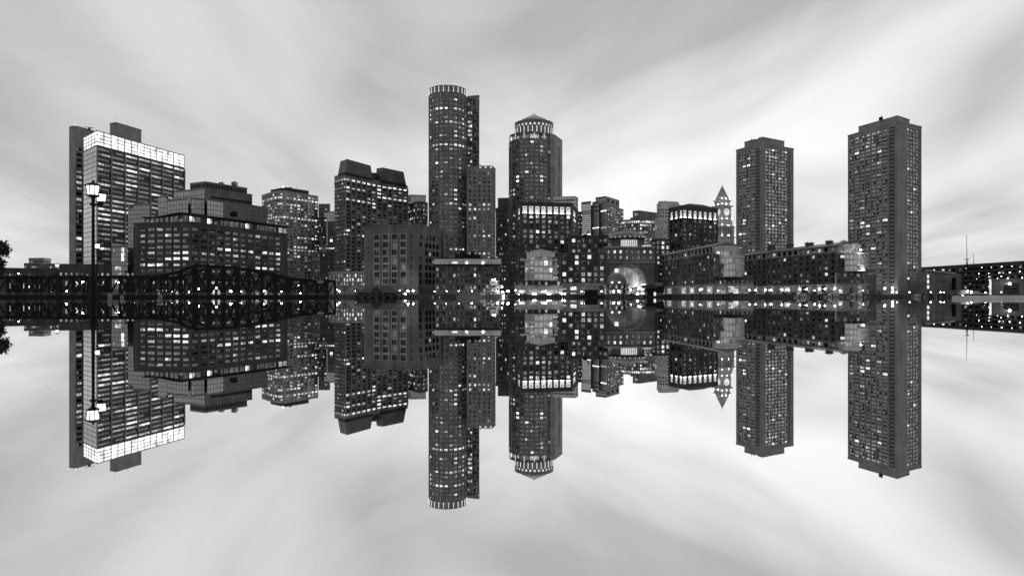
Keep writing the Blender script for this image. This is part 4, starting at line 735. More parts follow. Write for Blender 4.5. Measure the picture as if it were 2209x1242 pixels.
M = MB(); q = cor(1905, 258, 127.5); M.box((q[0], q[1] + 3, 128.8), (2, 2, 2)); M.tube((q[0], q[1] + 3, 129), (q[0] + .6, q[1] + 3, 131), .4, .2, 6); M.build('roof_unit', 'metal_dark', t2)
mast(t2, (q[0] + 9, q[1] + 2), 127.5, 4)
for px, y in ((1906, 622), (1923, 622), (1923, 629)): bulb(t2, (PX(px, 475), 473.5, ZP(y, 475)), .6, 'wall_lamp')

# ---------------------------------------------------------------- right-hand waterfront
def garage():
    A, B, C = cor(1985, 578, 27), cor(2182, 566, 27), cor(2330, 556.5, 27)
    r = thing('parking_garage', 'long dark multi-storey garage with rows of lamps at the right edge', 'garage', B, GROUND)
    s = dict(rows=6, fw=.9, zt=25.6, zb=2.5, fh=.55, base='k', lit=(.15, .05, 0), mull=(1, 0), frame='frame_dark', dep=2.0)
    volume(r, [A, B, C], GROUND, 27, [dict(s, n=16), dict(s, n=12)], ['brick_dark'], 251, depth=40, back=[at(2330, 520), at(1985, 680)])
    rng = random.Random(9)
    for x, y in ((2015, 582), (2034, 582), (2053, 581), (2084, 579), (2118, 577), (2139, 576), (2161, 575), (2183, 574), (2080, 590), (2112, 590), (2133, 589.5), (2156, 588.5), (2178, 587.5), (2081, 598), (2113, 597), (2134, 597), (2160, 596), (2075, 603), (2107, 602), (2128, 601.5), (2152, 600.5), (2174, 600), (2079, 618), (2115, 618), (2134, 618), (2094, 612), (2200, 586), (2205, 599)):
        t = (x - 1985) / 197.0; H_ = 27; D = A[1] + (B[1] - A[1]) * t if t <= 1 else B[1] + (C[1] - B[1]) * (x - 2182) / 148.0; D -= 1.6
        bulb(r, (PX(x, D), D, ZP(y, D)), rng.uniform(.22, .42), 'ceiling_lamp', 'flood_glow')
    finish(r)
garage()
r = thing('aquarium', 'angular grey metal-clad aquarium hall beside the large apartment tower', 'building', at(2030, 470), GROUND)
def slabp(name, pts, zs0, zs1, mat, dep=10):
    M = MB(); n = len(pts); bk = [(p[0] * 1.0 + 2, p[1] + dep) for p in pts]
    for i in range(n - 1): M.poly([(*pts[i], GROUND), (*pts[i + 1], GROUND), (*pts[i + 1], zs1[i + 1]), (*pts[i], zs1[i])]); M.poly([(*pts[i], zs1[i]), (*pts[i + 1], zs1[i + 1]), (*bk[i + 1], zs1[i + 1]), (*bk[i], zs1[i])])
    for i in (0, n - 1): M.poly([(*pts[i], GROUND), (*bk[i], GROUND), (*bk[i], zs1[i]), (*pts[i], zs1[i])])
    return M.build(name, mat, r)
slabp('hall_wall', [at(2000, 466), at(2034, 470), at(2056, 474)], 0, [ZP(584, 468), ZP(590, 470), ZP(590, 472)], 'metal_grey', 14)
slabp('clad_panel', [at(2008, 465.5), at(2034, 468.8)], 0, [ZP(590, 466), ZP(591.5, 468)], 'granite_dark', .5); slabp('clad_panel', [at(2006, 464.8), at(2055, 471)], 0, [ZP(611, 466), ZP(611, 468)], 'metal_grey', .5); slabp('side_wall', [at(2057, 478), at(2073, 482)], 0, [ZP(590, 480), ZP(590, 482)], 'granite_dark', 10)
M = MB(); M.box((PX(2058, 470), 470, ZP(612, 470)), (1.8, 2, 8)); M.build('vent_stack', 'metal_dark', r)
M = MB(); a, b = at(1999, 465), at(2058, 473); M.bar((*a, ZP(583.5, 466)), (*b, ZP(589.5, 472)), 2.0, .5); M.build('roof_edge', 'metal_pale', r)
for y in (596, 607, 619): M = MB(); M.box((PX(2002, 465), 464.9, ZP(y, 465)), (1.3, .3, 2.4)); M.build('lit_window', 'soft_glow', r)
r = thing('metal_shed', 'low pale metal-clad hall at the right edge before the garage', 'building', at(2140, 440), GROUND)
volume(r, [at(2134, 446), at(2139, 440), at(2260, 430)], GROUND, ZP(604, 440), [None, dict(cols=[(.22, .5)], zrows=[(GROUND + .5, ZP(611, 440))], base='k', lit=(0, 0, 0), mull=(4, 2))], ['metal_grey'], 261, depth=20, back=[at(2260, 455), at(2134, 462)]); bulb(r, (PX(2178, 434), 434, ZP(612, 434)), .8, 'wall_lamp', 'flood_glow'); finish(r)

# ---------------------------------------------------------------- left-hand low buildings
simple('brick_block', 'low brick block with two rows of lit square windows left of the lantern post', [cor(126, 571, 21), cor(292, 573, 21)], 21, [dict(n=15, fw=.5, zrows=[(12.6, 16.0), (7.0, 10.4)], lit=(.15, .5, .3), base='d', mull=(1, 1), frame='frame_dark')], ['brick_dark'], 271)
simple('warehouse', 'long low dark warehouse with small lights at the far left', [at(-140, 500), at(129, 545)], ZP(580, 530), [dict(n=44, fw=.45, zrows=[(14, 18.2), (6.5, 11)], lit=(.25, .2, .03), base='k', mull=(0, 0))], ['brick_dark'], 272, cat='warehouse')
simple('stepped_block', 'stepped dark rooftop block above the long warehouse at far left', [at(52, 640), at(122, 650)], ZP(569, 640), [dict(n=14, fw=.7, rows=7, fh=.5, lit=(.2, .2, .1), base='k')], ['granite_dark'], 273)
simple('rooftop_block', 'short dark block crowning the stepped block at far left', [at(62, 660), at(94, 655), at(110, 672)], ZP(558, 660), [dict(n=8, fw=.7, rows=8, fh=.5, lit=(.2, .2, .1), base='k'), dict(n=5, fw=.7, rows=8, fh=.5, lit=(.1, .05, 0), base='k')], ['granite'], 274)

# ---------------------------------------------------------------- steel truss swing bridge
DB = 250.0; KB = DB / F; r = thing('truss_bridge', 'black steel truss swing bridge with camelback middle span crossing the channel', 'bridge', at(430, DB), 0)
xs = [-130, -100, -70, -40, -10, 18, 36, 55, 79, 107, 133, 160, 190, 215, 233, 260, 284, 308, 336, 362, 390, 419, 450, 482, 509, 536, 566, 595, 626, 660, 685, 703]
tops = [(-200, 598), (345, 597), (390, 585), (416, 573.5), (455, 573), (512, 577.5), (613, 599), (632, 604.5), (710, 605)]
def topy(x):
    for (a, ya), (b, yb) in zip(tops[:-1], tops[1:]):
        if a <= x <= b: return ya + (yb - ya) * (x - a) / (b - a)
ZB = ZP(637, DB)
for dy, nm in ((0, 0), (13, 1)):
    for i, x in enumerate(xs):
        X_, Y_ = PX(x, DB), DB + dy; zt = ZP(topy(x), DB)
        M = MB(); w = 1.5 if x in (233, 284, 390, 419, 450, 482, 595, 626) else .75
        M.box((X_, Y_, (zt + ZB) / 2), (w * .82, .6, zt - ZB)); M.build('truss_post', 'metal_dark', r)
        if i + 1 < len(xs):
            X2 = PX(xs[i + 1], DB); z2 = ZP(topy(xs[i + 1]), DB)
            M = MB(); M.bar((X_ - .1, Y_, zt), (X2 + .1, Y_, z2), .7, 1.0); M.build('top_chord', 'metal_dark', r)
            M = MB(); M.bar((X_, Y_ + .1, ZB), (X2, Y_ + .1, z2), .3, .5); M.build('diagonal_brace', 'metal_dark', r)
            if i % 2 or 330 < x < 640: M = MB(); M.bar((X_, Y_ - .1, zt), (X2, Y_ - .1, ZB), .3, .45); M.build('diagonal_brace', 'metal_dark', r)
            if topy(x) < 590: M = MB(); zm = ZB + (min(zt, z2) - ZB) * .55; M.bar((X_, Y_, zm), (X2, Y_, zm), .3, .4); M.build('mid_chord', 'metal_dark', r)
for i, x in enumerate(xs):
    X_ = PX(x, DB); zt = ZP(topy(x), DB)
    if i % 2 == 0: M = MB(); M.bar((X_, DB, zt), (X_, DB + 13, zt), .5, .5); M.build('cross_beam', 'metal_dark', r)
xa, xb = PX(-150, DB), PX(706, DB); M = MB(); M.box(((xa + xb) / 2, DB + 6.5, ZB - .3), (xb - xa, 14.5, .6)); M.box(((xa + xb) / 2, DB - .9, ZB - .5), (xb - xa, .5, 1.2)); M.build('deck', 'metal_dark', r)
M = MB()
for z in (ZB + .5, ZB + .95): M.box(((xa + xb) / 2, DB - 1.0, z), (xb - xa, .08, .08))
for k in range(int((xb - xa) / 2.2)): M.box((xa + k * 2.2, DB - 1.0, ZB + .5), (.1, .1, 1.0))
M.build('railing', 'metal_grey', r)
for px, w in ((-60, 10), (36, 8), (150, 9), (284, 10), (435, 46), (595, 14), (700, 10)): M = MB(); M.box((PX(px, DB), DB + 6.5, (ZB - .5) / 2 - 1), (w * KB, 13, ZB + 1.5)); M.box((PX(px, DB), DB + 6.5, .25), (w * KB + 1.2, 14.4, .5)); M.build('bridge_pier', 'timber', r)
M = MB(); M.box((PX(693, DB), DB - .75, ZP(608.5, DB)), (3.0, .15, 1.3)); sg = M.build('sign_board', 'frame_dark', r)
fc = bpy.data.curves.new('sign_lettering', 'FONT'); fc.body = 'NBM'; fc.size = 1.15; fc.extrude = .02; fc.align_x = 'CENTER'; fc.align_y = 'CENTER'
fc.materials.append(MATS['white_paint']); ft_ = bpy.data.objects.new('sign_source', fc); me_ = bpy.data.meshes.new_from_object(ft_); bpy.data.objects.remove(ft_)
fo = bpy.data.objects.new('sign_lettering', me_); COL.objects.link(fo); fo.parent = sg; g = org(sg); fo.location = (PX(693, DB) - g[0], DB - .86 - g[1], ZP(608.5, DB) - g[2]); fo.rotation_euler = (R(90), 0, 0)
M = MB(); M.box((PX(688, DB), DB - .6, ZP(603.4, DB)), (3.4, .5, .28)); M.build('portal_strut', 'metal_grey', r)
for px, y in ((40, 590), (179, 608), (143, 627), (256, 609), (261, 613), (350, 619), (391, 621), (387, 614), (429, 623), (429, 617), (467, 621), (498, 628), (532, 629.5), (571, 628), (607, 629), (648, 632)):
    M = MB(); X_, Y_ = PX(px, DB + 5), DB + 5; z = ZP(y, DB + 5); M.tube((X_, Y_, ZB - .1), (X_, Y_, z - .3), .09, .07, 6); lp_ = M.build('lamp_standard', 'metal_dark', r); bulb(lp_, (X_, Y_, z), (.14 + .1 * (px % 5) / 4) if y not in (627, 608, 628) else .34, 'lamp_globe')

# ---------------------------------------------------------------- foreground lantern posts
def lantern_post(px, D, ytop, label):
    c = at(px, D); zt = ZP(ytop, D); s = zt / 5.2; r = thing('lantern_post', label, 'lamp post', c, 0, 'lantern posts along the near quay')
    M = MB(); M.lathe(c, [(.15 * s, -.3), (.15 * s, .5 * s), (.125 * s, .56 * s), (.12 * s, .95 * s), (.11 * s, 1.06 * s), (.1 * s, 1.12 * s)], 10); M.build('plinth', 'metal_dark', r)
    M = MB(); M.lathe(c, [(.1 * s, 1.1 * s), (.075 * s, 1.3 * s), (.062 * s, 3.0 * s), (.05 * s, zt - 1.05 * s), (.14 * s, zt - 1.02 * s), (.12 * s, zt - .95 * s), (.06 * s, zt - .9 * s), (.08 * s, zt - .66 * s)], 12)
    for k in range(8): t = k * math.pi / 4; M.tube((c[0] + .062 * s * math.cos(t), c[1] + .062 * s * math.sin(t), 1.3 * s), (c[0] + .046 * s * math.cos(t), c[1] + .046 * s * math.sin(t), zt - 1.06 * s), .014 * s, .012 * s, 5)
    M.build('post', 'metal_dark', r)
    for ox, oy, oz, f in ((0, 0, 0, .88),) + (((.18, .3, -.36, .7),) if D < 40 else ()):       # main head, and a bracket lantern on the nearest post
        q = (c[0] + ox * s, c[1] + oy * s); zl = zt + oz * s; g = s * f
        M = MB(); M.lathe(q, [(.10 * g, zl - .80 * g), (.30 * g, zl - .70 * g), (.31 * g, zl - .66 * g)], 8)
        if ox: M.bar((c[0], c[1], zl - .95 * g), (q[0], q[1], zl - .78 * g), .05, .08); M.tube((q[0], q[1], zl - .9 * g), (q[0], q[1], zl - .76 * g), .05, .1, 8)
        M.build('lantern_tray', 'metal_dark', r)
        M = MB(); M.lathe(q, [(.24 * g, zl - .655 * g), (.30 * g, zl - .22 * g)], 8); M.build('lantern_glass', 'lantern_glow', r)
        M = MB()
        for k in range(8): t = k * math.pi / 4; M.bar((q[0] + .25 * g * math.cos(t), q[1] + .25 * g * math.sin(t), zl - .66 * g), (q[0] + .31 * g * math.cos(t), q[1] + .31 * g * math.sin(t), zl - .22 * g), .03 * g, .03 * g)
        M.build('lantern_frame', 'metal_dark', r)
        M = MB(); M.lathe(q, [(.40 * g, zl - .22 * g), (.36 * g, zl - .16 * g), (.2 * g, zl - .09 * g), (.08 * g, zl - .04 * g), (.03 * g, zl), (.05 * g, zl + .05 * g), (.01 * g, zl + .1 * g)], 8); M.build('lantern_roof', 'metal_dark', r)
    return r
lantern_post(201, 30, 392, 'tall black lantern lamp post in the foreground before the crowned tower')
lantern_post(209.5, 67, 522, 'smaller lantern lamp post half hidden right behind the foreground lantern post')
lantern_post(123.5, 104, 567, 'small distant lantern lamp post over the low brick block at left')

# ---------------------------------------------------------------- quay lamp posts
def quay_lamp(px, y, D, label, rad=.36, group='globe lamps along the quay', h0=GROUND, n=1):
    c = at(px, D); z = max(ZP(y, D), h0 + 1.6); rad *= .45 + .35 * ((px * 7) % 10) / 10; r = thing('quay_lamp', label, 'lamp', c, h0, group)
    M = MB(); M.lathe(c, [(.22, h0 - .1), (.2, h0 + .4), (.09, h0 + .5), (.07, z - rad)], 8); M.build('post', 'metal_dark', r); M = MB(); M.lathe(c, [(.16, z - rad - .1), (.2, z - rad + .1)], 8); M.build('collar', 'metal_dark', r)
    bulb(r, (c[0], c[1], z), rad, 'globe')
for px, y, lb in ((727, 625, 'globe lamp left of the hip-roofed hut, the taller of a close pair'), (732, 629.5, 'globe lamp left of the hip-roofed hut, the lower of a close pair'), (766, 628, 'globe lamp just left of the grey brick block'), (963, 628, 'leftmost of three globe lamps before the long wharf building'), (990, 628, 'middle of three globe lamps before the long wharf building'), (1018, 628, 'rightmost of three globe lamps before the long wharf building'), (1112, 626, 'globe lamp just right of the white ferry'), (938, 634, 'low globe lamp at the left end of the long wharf building')):
    quay_lamp(px, y, 336 if px > 800 else 356, lb)
for px, y, lb in ((1255, 637, 'globe lamp left of the black quay shelter'), (1262, 634, 'globe lamp hugging the left side of the black quay shelter'), (1298, 629, 'globe lamp between the black shelter and the domed pavilion'), (1324, 634.5, 'globe lamp before the left door of the domed pavilion'), (1334, 634, 'globe lamp before the right door of the domed pavilion'), (1361, 625, 'bright globe lamp between the domed pavilion and the gangway'), (1177, 633, 'single tall globe lamp before the glass pavilion')): quay_lamp(px, y, 341 if px > 1300 else 345, lb, .42)
for i, px in enumerate((1493, 1510, 1530, 1549)): quay_lamp(px, 636.5, 300 - i * 3, ORD[i] + ' small globe lamp from the left before the wharf wing with shops', .26, 'small lamps before the shop wing')
for i, px in enumerate((1617, 1664, 1702, 1757, 1812, 1862)): quay_lamp(px, 638.5, 285 if px < 1640 else 299, ORD[i] + ' low globe lamp from the left along the five white portals', .3, 'low lamps before the portals')
for i, (px, y) in enumerate(((1935, 641), (1962, 641), (2008, 641), (2029, 641), (2036, 636), (2126, 637), (2160, 637))): quay_lamp(px, y - 2, 410, ORD[i] + ' small globe lamp from the left along the quay by the aquarium', .42, 'lamps by the aquarium')

# ---------------------------------------------------------------- hip-roofed hut on the water
D = 150.0; c = at(812, D + 4); r = thing('waterside_hut', 'dark hip-roofed boathouse hut standing in the water before the grey brick block', 'boathouse', c, 0)
x0, x1 = PX(768, D), PX(857, D); ze = ZP(631, D); zr = ZP(615.5, D); M = MB()
for k in range(6):
    for j in range(2): M.box((x0 + .4 + (x1 - x0 - .8) * k / 5, D + .4 + j * 7, .3), (.35, .35, 1.6))
M.build('pile_frame', 'timber', r); M = MB(); M.box(((x0 + x1) / 2, D + 4, .35), (x1 - x0 + .5, 8.6, .3)); M.build('floor_deck', 'timber', r)
W = MB(); facade(W, r, (x0 + .3, D), (x1 - .3, D), .5, ze, dict(n=6, fw=.72, zrows=[(.62, ze - .22)], base='k', lit=(.1, 0, 0), mull=(2, 1), frame='timber', dep=.15), random.Random(3)); W.prism([(x0 + .3, D + .3), (x1 - .3, D + .3), (x1 - .3, D + 8), (x0 + .3, D + 8)], .5, ze); W.build('wall', 'granite_dark', r)
M = MB(); e = .45; a, b, c_, d_ = (x0 - e, D - e, ze), (x1 + e, D - e, ze), (x1 + e, D + 8 + e, ze), (x0 - e, D + 8 + e, ze); r1, r2 = (x0 + 2.6, D + 4, zr), (x1 - 2.6, D + 4, zr)
M.poly([a, b, r2, r1]); M.poly([b, c_, r2]); M.poly([c_, d_, r1, r2]); M.poly([d_, a, r1]); M.poly([a, b, c_, d_]); M.build('hip_roof', 'roof_dark', r)
gx = PX(812, D); M = MB(); M.poly([(gx - 1.3, D - .2, ze + .05), (gx + 1.3, D - .2, ze + .05), (gx, D - .2, zr - .1)]); M.poly([(gx - 1.3, D - .2, ze), (gx, D - .2, zr - .1), (gx, D + 4, zr - .1)]); M.poly([(gx + 1.3, D - .2, ze), (gx, D - .2, zr - .1), (gx, D + 4, zr - .1)]); M.build('gable', 'roof_dark', r); finish(r)

# ---------------------------------------------------------------- boats and floats
D = 285.0; K = D / F; c = at(1064, D); r = thing('ferry', 'white three-deck harbour ferry with wheelhouse moored before the long wharf building', 'boat', c, 0)
def deck(name, p0, p1, y0, y1, d0, d1, mat='white_paint', win=None):
    M = MB(); M.box(((PX(p0, D) + PX(p1, D)) / 2, D + (d0 + d1) / 2, (ZP(y0, D) + ZP(y1, D)) / 2), (PX(p1, D) - PX(p0, D), d1 - d0, ZP(y1, D) - ZP(y0, D))); o = M.build(name, mat, r)
    for k in range(win or 0): x = PX(p0, D) + (PX(p1, D) - PX(p0, D)) * (k + .5) / win; M2 = win_mesh(.55 * (PX(p1, D) - PX(p0, D)) / win, .5 * (ZP(y1, D) - ZP(y0, D)), 'k', (0, 0), 'white_paint', .05); place('window', M2.mesh('window', ['white_paint', 'glass_lit' if k % 3 == 0 else 'glass_black']), o, (x, D + d0 - .02, (ZP(y0, D) * .45 + ZP(y1, D) * .55)))
hx0, hx1 = PX(1040, D), PX(1092, D); P0 = [(hx0, D + 1), (hx1 - 1.5, D + .3), (hx1 + .4, D + 2.5), (hx1 - 1.5, D + 5), (hx0, D + 4.4)]; P1 = [(hx0 - .1, D + .6), (hx1 - 1, D - .1), (hx1 + 1.2, D + 2.5), (hx1 - 1, D + 5.3), (hx0 - .1, D + 4.8)]
M = MB(); M.prism(P0, -.3, 1.25, 0, P1=P1); M.build('hull', 'metal_grey', r)
deck('main_deck', 1042, 1088, 636.5, 629.5, .5, 4.6, win=9); deck('middle_deck', 1042, 1077, 629.4, 621.5, .8, 4.4, win=6); deck('upper_deck', 1048, 1083, 621.4, 615, 1.1, 4.2, win=5); deck('wheelhouse', 1057, 1074, 614.9, 606, 1.3, 3.6, win=4)
M = MB()
for y, a, b in ((621.4, 1040, 1082), (614.9, 1046, 1085), (605.6, 1055, 1077), (629.4, 1040, 1090)): M.box(((PX(a, D) + PX(b, D)) / 2, D + 2.4, ZP(y, D)), (PX(b, D) - PX(a, D), 5.0 if y > 610 else 3, .14))
M.build('deck_edge', 'white_paint', r); M = MB(); M.tube((PX(1066, D), D + 2.4, ZP(606, D)), (PX(1066, D), D + 2.4, ZP(597, D)), .08, .05, 6); M.box((PX(1066, D), D + 2.4, ZP(600, D)), (1.6, .1, .1)); M.tube((PX(1054, D), D + 3, ZP(615, D)), (PX(1054, D), D + 3, ZP(596, D)), .14, .1, 6); M.build('mast', 'metal_dark', r)
for px, y in ((1083, 619), (1073, 629), (1084, 629), (1086, 638.5), (1063, 603), (1068, 603)): bulb(r, (PX(px, D), D - .2, ZP(y, D)), .22, 'deck_lamp')
quay_lamp(1096, 628, 284, 'brightest floodlamp on a post at the stern of the white ferry', .75, h0=0)
r = thing('floating_dock', 'pale low floating dock lying left of the white ferry', 'dock', at(1015, 200), 0); D = 200.0
M = MB(); M.box((PX(1015, D), D + 1.5, .25), (PX(1046, D) - PX(986, D), 3, .8)); M.build('float', 'timber_pale', r); M = MB(); M.box((PX(1015, D), D + .2, 1.15), (PX(1044, D) - PX(990, D), .08, .08))
for k in range(12): M.box((PX(990, D) + (PX(1044, D) - PX(990, D)) * k / 11, D + .2, .9), (.08, .08, .6))
M.build('railing', 'metal_pale', r); M = MB(); M.box((PX(1040, D), D + 1.4, 1.0), (1.1, 1.6, 1.0)); M.build('locker', 'white_paint', r)
r = thing('floating_dock', 'long pale float at the right edge beside the schooner', 'dock', at(2170, 80), 0); D = 80.0
M = MB(); M.box((PX(2200, D), D + 2, .08), (PX(2330, D) - PX(2132, D), 4, .5)); M.build('float', 'white_paint', r); M = MB(); M.box((PX(2200, D), D + 2, .36), (PX(2328, D) - PX(2134, D), 3.6, .06)); M.build('float_deck', 'metal_pale', r)

def motorboat(px, D, L_, label, cab=True):
    c = at(px, D); r = thing('motorboat', label, 'boat', c, 0, 'boats moored before the portals'); P0 = [(c[0] - L_ * .48, D - .9), (c[0] + L_ * .3, D - .9), (c[0] + L_ * .46, D), (c[0] + L_ * .3, D + .9), (c[0] - L_ * .48, D + .9)]; P1 = [(c[0] - L_ * .5, D - 1.2), (c[0] + L_ * .3, D - 1.2), (c[0] + L_ * .54, D), (c[0] + L_ * .3, D + 1.2), (c[0] - L_ * .5, D + 1.2)]
    M = MB(); M.prism(P0, -.2, .8, P1=P1); M.build('hull', 'concrete_light', r); M = MB(); M.prism([(c[0] - L_ * .3, D - .8), (c[0] + L_ * .2, D - .8), (c[0] + L_ * .2, D + .8), (c[0] - L_ * .3, D + .8)], .8, 1.7, P1=[(c[0] - L_ * .28, D - .6), (c[0] + L_ * .08, D - .6), (c[0] + L_ * .08, D + .6), (c[0] - L_ * .28, D + .6)]); M.build('cabin', 'white_paint', r)
    M = MB(); M.box((c[0] - L_ * .08, D - .76, 1.28), (L_ * .3, .06, .35)); M.build('cabin_window', 'glass_black', r); M = MB(); M.tube((c[0] - L_ * .1, D, 1.6), (c[0] - L_ * .1, D, 4.2 if not cab else 3.0), .05, .04, 6); M.build('mast', 'metal_pale', r)
motorboat(1732, 288, 7, 'white motorboat moored beneath the third white portal'); motorboat(1800, 287, 8, 'white cabin boat moored beneath the fifth white portal'); motorboat(1851, 285, 9, 'longer white boat moored at the glass bow end of the portal wing', False); motorboat(1983, 392, 8, 'pale boat moored at the foot of the large apartment tower')
D = 375.0; c = at(2100, D); r = thing('schooner', 'dark-hulled two-masted schooner moored at the right before the garage', 'ship', c, 0)
P0 = [at(2072, D - 1), at(2120, D - 1), at(2130, D + 2), at(2120, D + 5), at(2072, D + 5)]; P1 = [at(2066, D - 2), at(2122, D - 2), at(2135, D + 2), at(2122, D + 6), at(2066, D + 6)]
M = MB(); M.prism(P0, -.4, 1.7, P1=P1); M.build('hull', 'metal_dark', r); M = MB(); M.prism(P1, 1.7, 2.2); M.build('bulwark', 'white_paint', r); M = MB(); M.box((PX(2086, D), D + 2, 3.0), (6, 3, 1.6)); M.box((PX(2108, D), D + 2, 2.8), (4, 2.5, 1.2)); M.build('deckhouse', 'timber_pale', r)
for px, y, yy in ((2092, 505, 560), (2107, 545, 575)):
    M = MB(); M.tube((PX(px, D), D + 2, 1), (PX(px - .6, D), D + 2, ZP(yy, D)), .3, .24, 8); M.tube((PX(px - .6, D) , D + 2, ZP(yy + 5, D)), (PX(px - 2, D), D + 2, ZP(y, D)), .18, .08, 8); m_ = M.build('mast', 'timber', r)
    M = MB(); M.bar((PX(px - 9, D), D + 2, ZP(yy - 2, D)), (PX(px + 6, D), D + 2, ZP(yy - 2, D)), .2, .2); M.box((PX(px - .6, D), D + 2, ZP(yy, D)), (1.2, 1, .3)); M.build('yard', 'timber', m_); M = MB()
    for q in (-22, -12, 9, 16): M.tube((PX(px + q, D), D + 2, 2.0), (PX(px - .8, D), D + 2, ZP(yy, D)), .06, .06, 4)
    M.build('rigging', 'metal_dark', m_)
M = MB(); M.tube((PX(2128, D), D + 2, 2.0), (PX(2144, D), D + 2, 3.4), .25, .12, 8); M.build('bowsprit', 'timber', r)
for px, y in ((2072, 637), (2082, 628), (2090, 630)): bulb(r, (PX(px, D), D - 2, ZP(y, D)), .3, 'deck_lamp')

# ---------------------------------------------------------------- gangway, shelters
D = 305.0; r = thing('gangway', 'dark covered gangway ramp sloping down from the arched pier shelter', 'gangway', at(1380, D), 0)
M = MB(); a, b = (PX(1354, D), D, 1.0), (PX(1396, D), D, ZP(627, D))
for dy in (0, 2.2):
    for dz in (0, 2.2): M.bar((a[0], D + dy, a[2] + dz), (b[0], D + dy, b[2] + dz), .25, .3)
    for k in range(10): t = k / 9; M.bar((a[0] + (b[0] - a[0]) * t, D + dy, a[2] + (b[2] - a[2]) * t), (a[0] + (b[0] - a[0]) * min(1, t + .08), D + dy, a[2] + (b[2] - a[2]) * t + 2.2), .15, .15)
M.build('side_truss', 'metal_dark', r); M = MB(); M.bar((a[0], D + 1.1, a[2] + .1), (b[0], D + 1.1, b[2] + .1), 2.2, .2); M.build('ramp_deck', 'metal_dark', r); M = MB(); M.bar((a[0], D + 1.1, a[2] + 2.5), (b[0], D + 1.1, b[2] + 2.5), 2.6, .2); M.build('canopy', 'roof_dark', r)
bulb(r, (PX(1378, D), D + 3, 1.7), .4, 'lamp')
r = thing('pier_shelter', 'dark pier shelter with rounded barrel canopy right of the gangway', 'shelter', at(1410, D), 0); M = MB(); x0, x1 = PX(1391, D), PX(1416, D); zs = ZP(622, D); n = 10
for i in range(n):
    t0, t1 = math.pi * i / n, math.pi * (i + 1) / n; f = lambda t, y: ((x0 + x1) / 2 - (x1 - x0) / 2 * math.cos(t), y, zs + 1.8 * math.sin(t)); M.poly([f(t0, D - 2), f(t1, D - 2), f(t1, D + 5), f(t0, D + 5)]); M.poly([f(t0, D - 2), f(t1, D - 2), ((x0 + x1) / 2, D - 2, zs)])
M.build('barrel_canopy', 'roof_dark', r)
M = MB(); M.box((PX(1402, D), D + 1.5, zs / 2), (3.0, 5, zs)); M.build('booth', 'metal_dark', r); M = MB(); M.box((PX(1423, D), D + 1.5, (ZP(632, D) + ZP(618, D)) / 2), (3.8, 4, ZP(618, D) - ZP(632, D))); M.box((PX(1423, D), D + 1.5, ZP(617.5, D)), (4.4, 4.6, .2)); M.build('upper_booth', 'metal_dark', r)
M = MB(); M.box((PX(1411.5, D), D - 1.1, (ZP(636, D) + .8) / 2 + .3), (.9, .2, 2.0)); M.build('lit_sign', 'panel_glow', r); M = MB(); M.box((PX(1412, D), D + 1.5, .3), (PX(1440, D) - PX(1386, D), 7, .7)); M.build('float', 'timber', r)
for px in (1417, 1429): M = MB(); M.tube((PX(px, D), D, 0), (PX(px, D), D, ZP(618, D)), .12, .12, 6); M.build('post', 'metal_dark', r)
D = 330.0; r = thing('quay_shelter', 'black box-shaped quay shelter left of the domed pavilion', 'shelter', at(1276, D), 0)
M = MB(); x0, x1 = PX(1263, D), PX(1290, D); M.box(((x0 + x1) / 2, D + 2, (ZP(641, D) + ZP(626, D)) / 2), (x1 - x0, 4, ZP(626, D) - ZP(641, D))); M.build('booth', 'frame_dark', r); M = MB(); M.box(((x0 + x1) / 2, D + 2, ZP(625.5, D)), (x1 - x0 + .5, 4.5, .25)); M.build('roof', 'frame_dark', r)
M = MB(); M.box(((x0 + x1) / 2, D + 2, .3), (x1 - x0 + 6, 5.5, .6)); M.build('float', 'timber', r)
for k in range(4): M = MB(); M.box((x0 + (x1 - x0) * (k + .5) / 4, D - .08, 1.6), (1.0, .1, 1.6)); M.build('panel', 'metal_dark', r)

# ---------------------------------------------------------------- mooring piles and channel posts
def pile(px, D, y, label, group, rad=.22, mat='timber'):
    c = at(px, D); z = ZP(y, D); M = MB(); M.lathe(c, [(rad * 1.05, -2), (rad, z - .25), (rad * 1.15, z - .22), (rad * 1.1, z - .1), (rad * .2, z + .1)], 8); o = M.build('mooring_pile', mat); tag(o, label, 'pile', group)
for i, px in enumerate((1709, 1725, 1749, 1768, 1796, 1838, 1848, 1862, 1871)): pile(px, 284, 634.5, ORD[i] + ' dark mooring pile from the left in the water before the portal wing', 'piles before the portal wing')
for i, px in enumerate((1444, 1447, 1467, 1494, 1511)): pile(px, 290, 634, ORD[i] + ' dark mooring pile from the left in the water before the shop wing', 'piles before the shop wing')
for i, px in enumerate((1079, 1083, 1122, 1133, 1199, 1204, 1344)): pile(px, 300, 632 if px != 1344 else 622, ORD[i] + ' dark mooring pile from the left between the ferry and the domed pavilion', 'piles before the hotel', .28)
for i, px in enumerate((934, 948, 997, 1031)): pile(px, 260, 638.5, ORD[i] + ' pale slim pile from the left before the long wharf building', 'pale piles by the floating dock', .16, 'metal_pale')
for i, px in enumerate((1989, 2009, 2025, 2036, 2048, 2062)): pile(px, 385, 634, ORD[i] + ' dark pile from the left in the water before the aquarium', 'piles by the aquarium', .4)
pile(237, 58, 634, 'pale pointed channel post left of the bridge swing pier, the leftmost one', None, .17, 'metal_grey'); pile(346, 58, 636, 'pale pointed channel post before the camelback span, the rightmost one', None, .17, 'metal_grey'); pile(263, 66, 638, 'faint pale channel post, the middle one of three', None, .15, 'metal_grey')
r = thing('dock_frame', 'dark timber portal frame of a dock before the shop wing', 'dock frame', at(1566, 268), 0); D = 268.0; M = MB()
for px in (1559, 1573): M.box((PX(px, D), D, ZP(636, D) / 2), (.4, .4, ZP(636, D)))
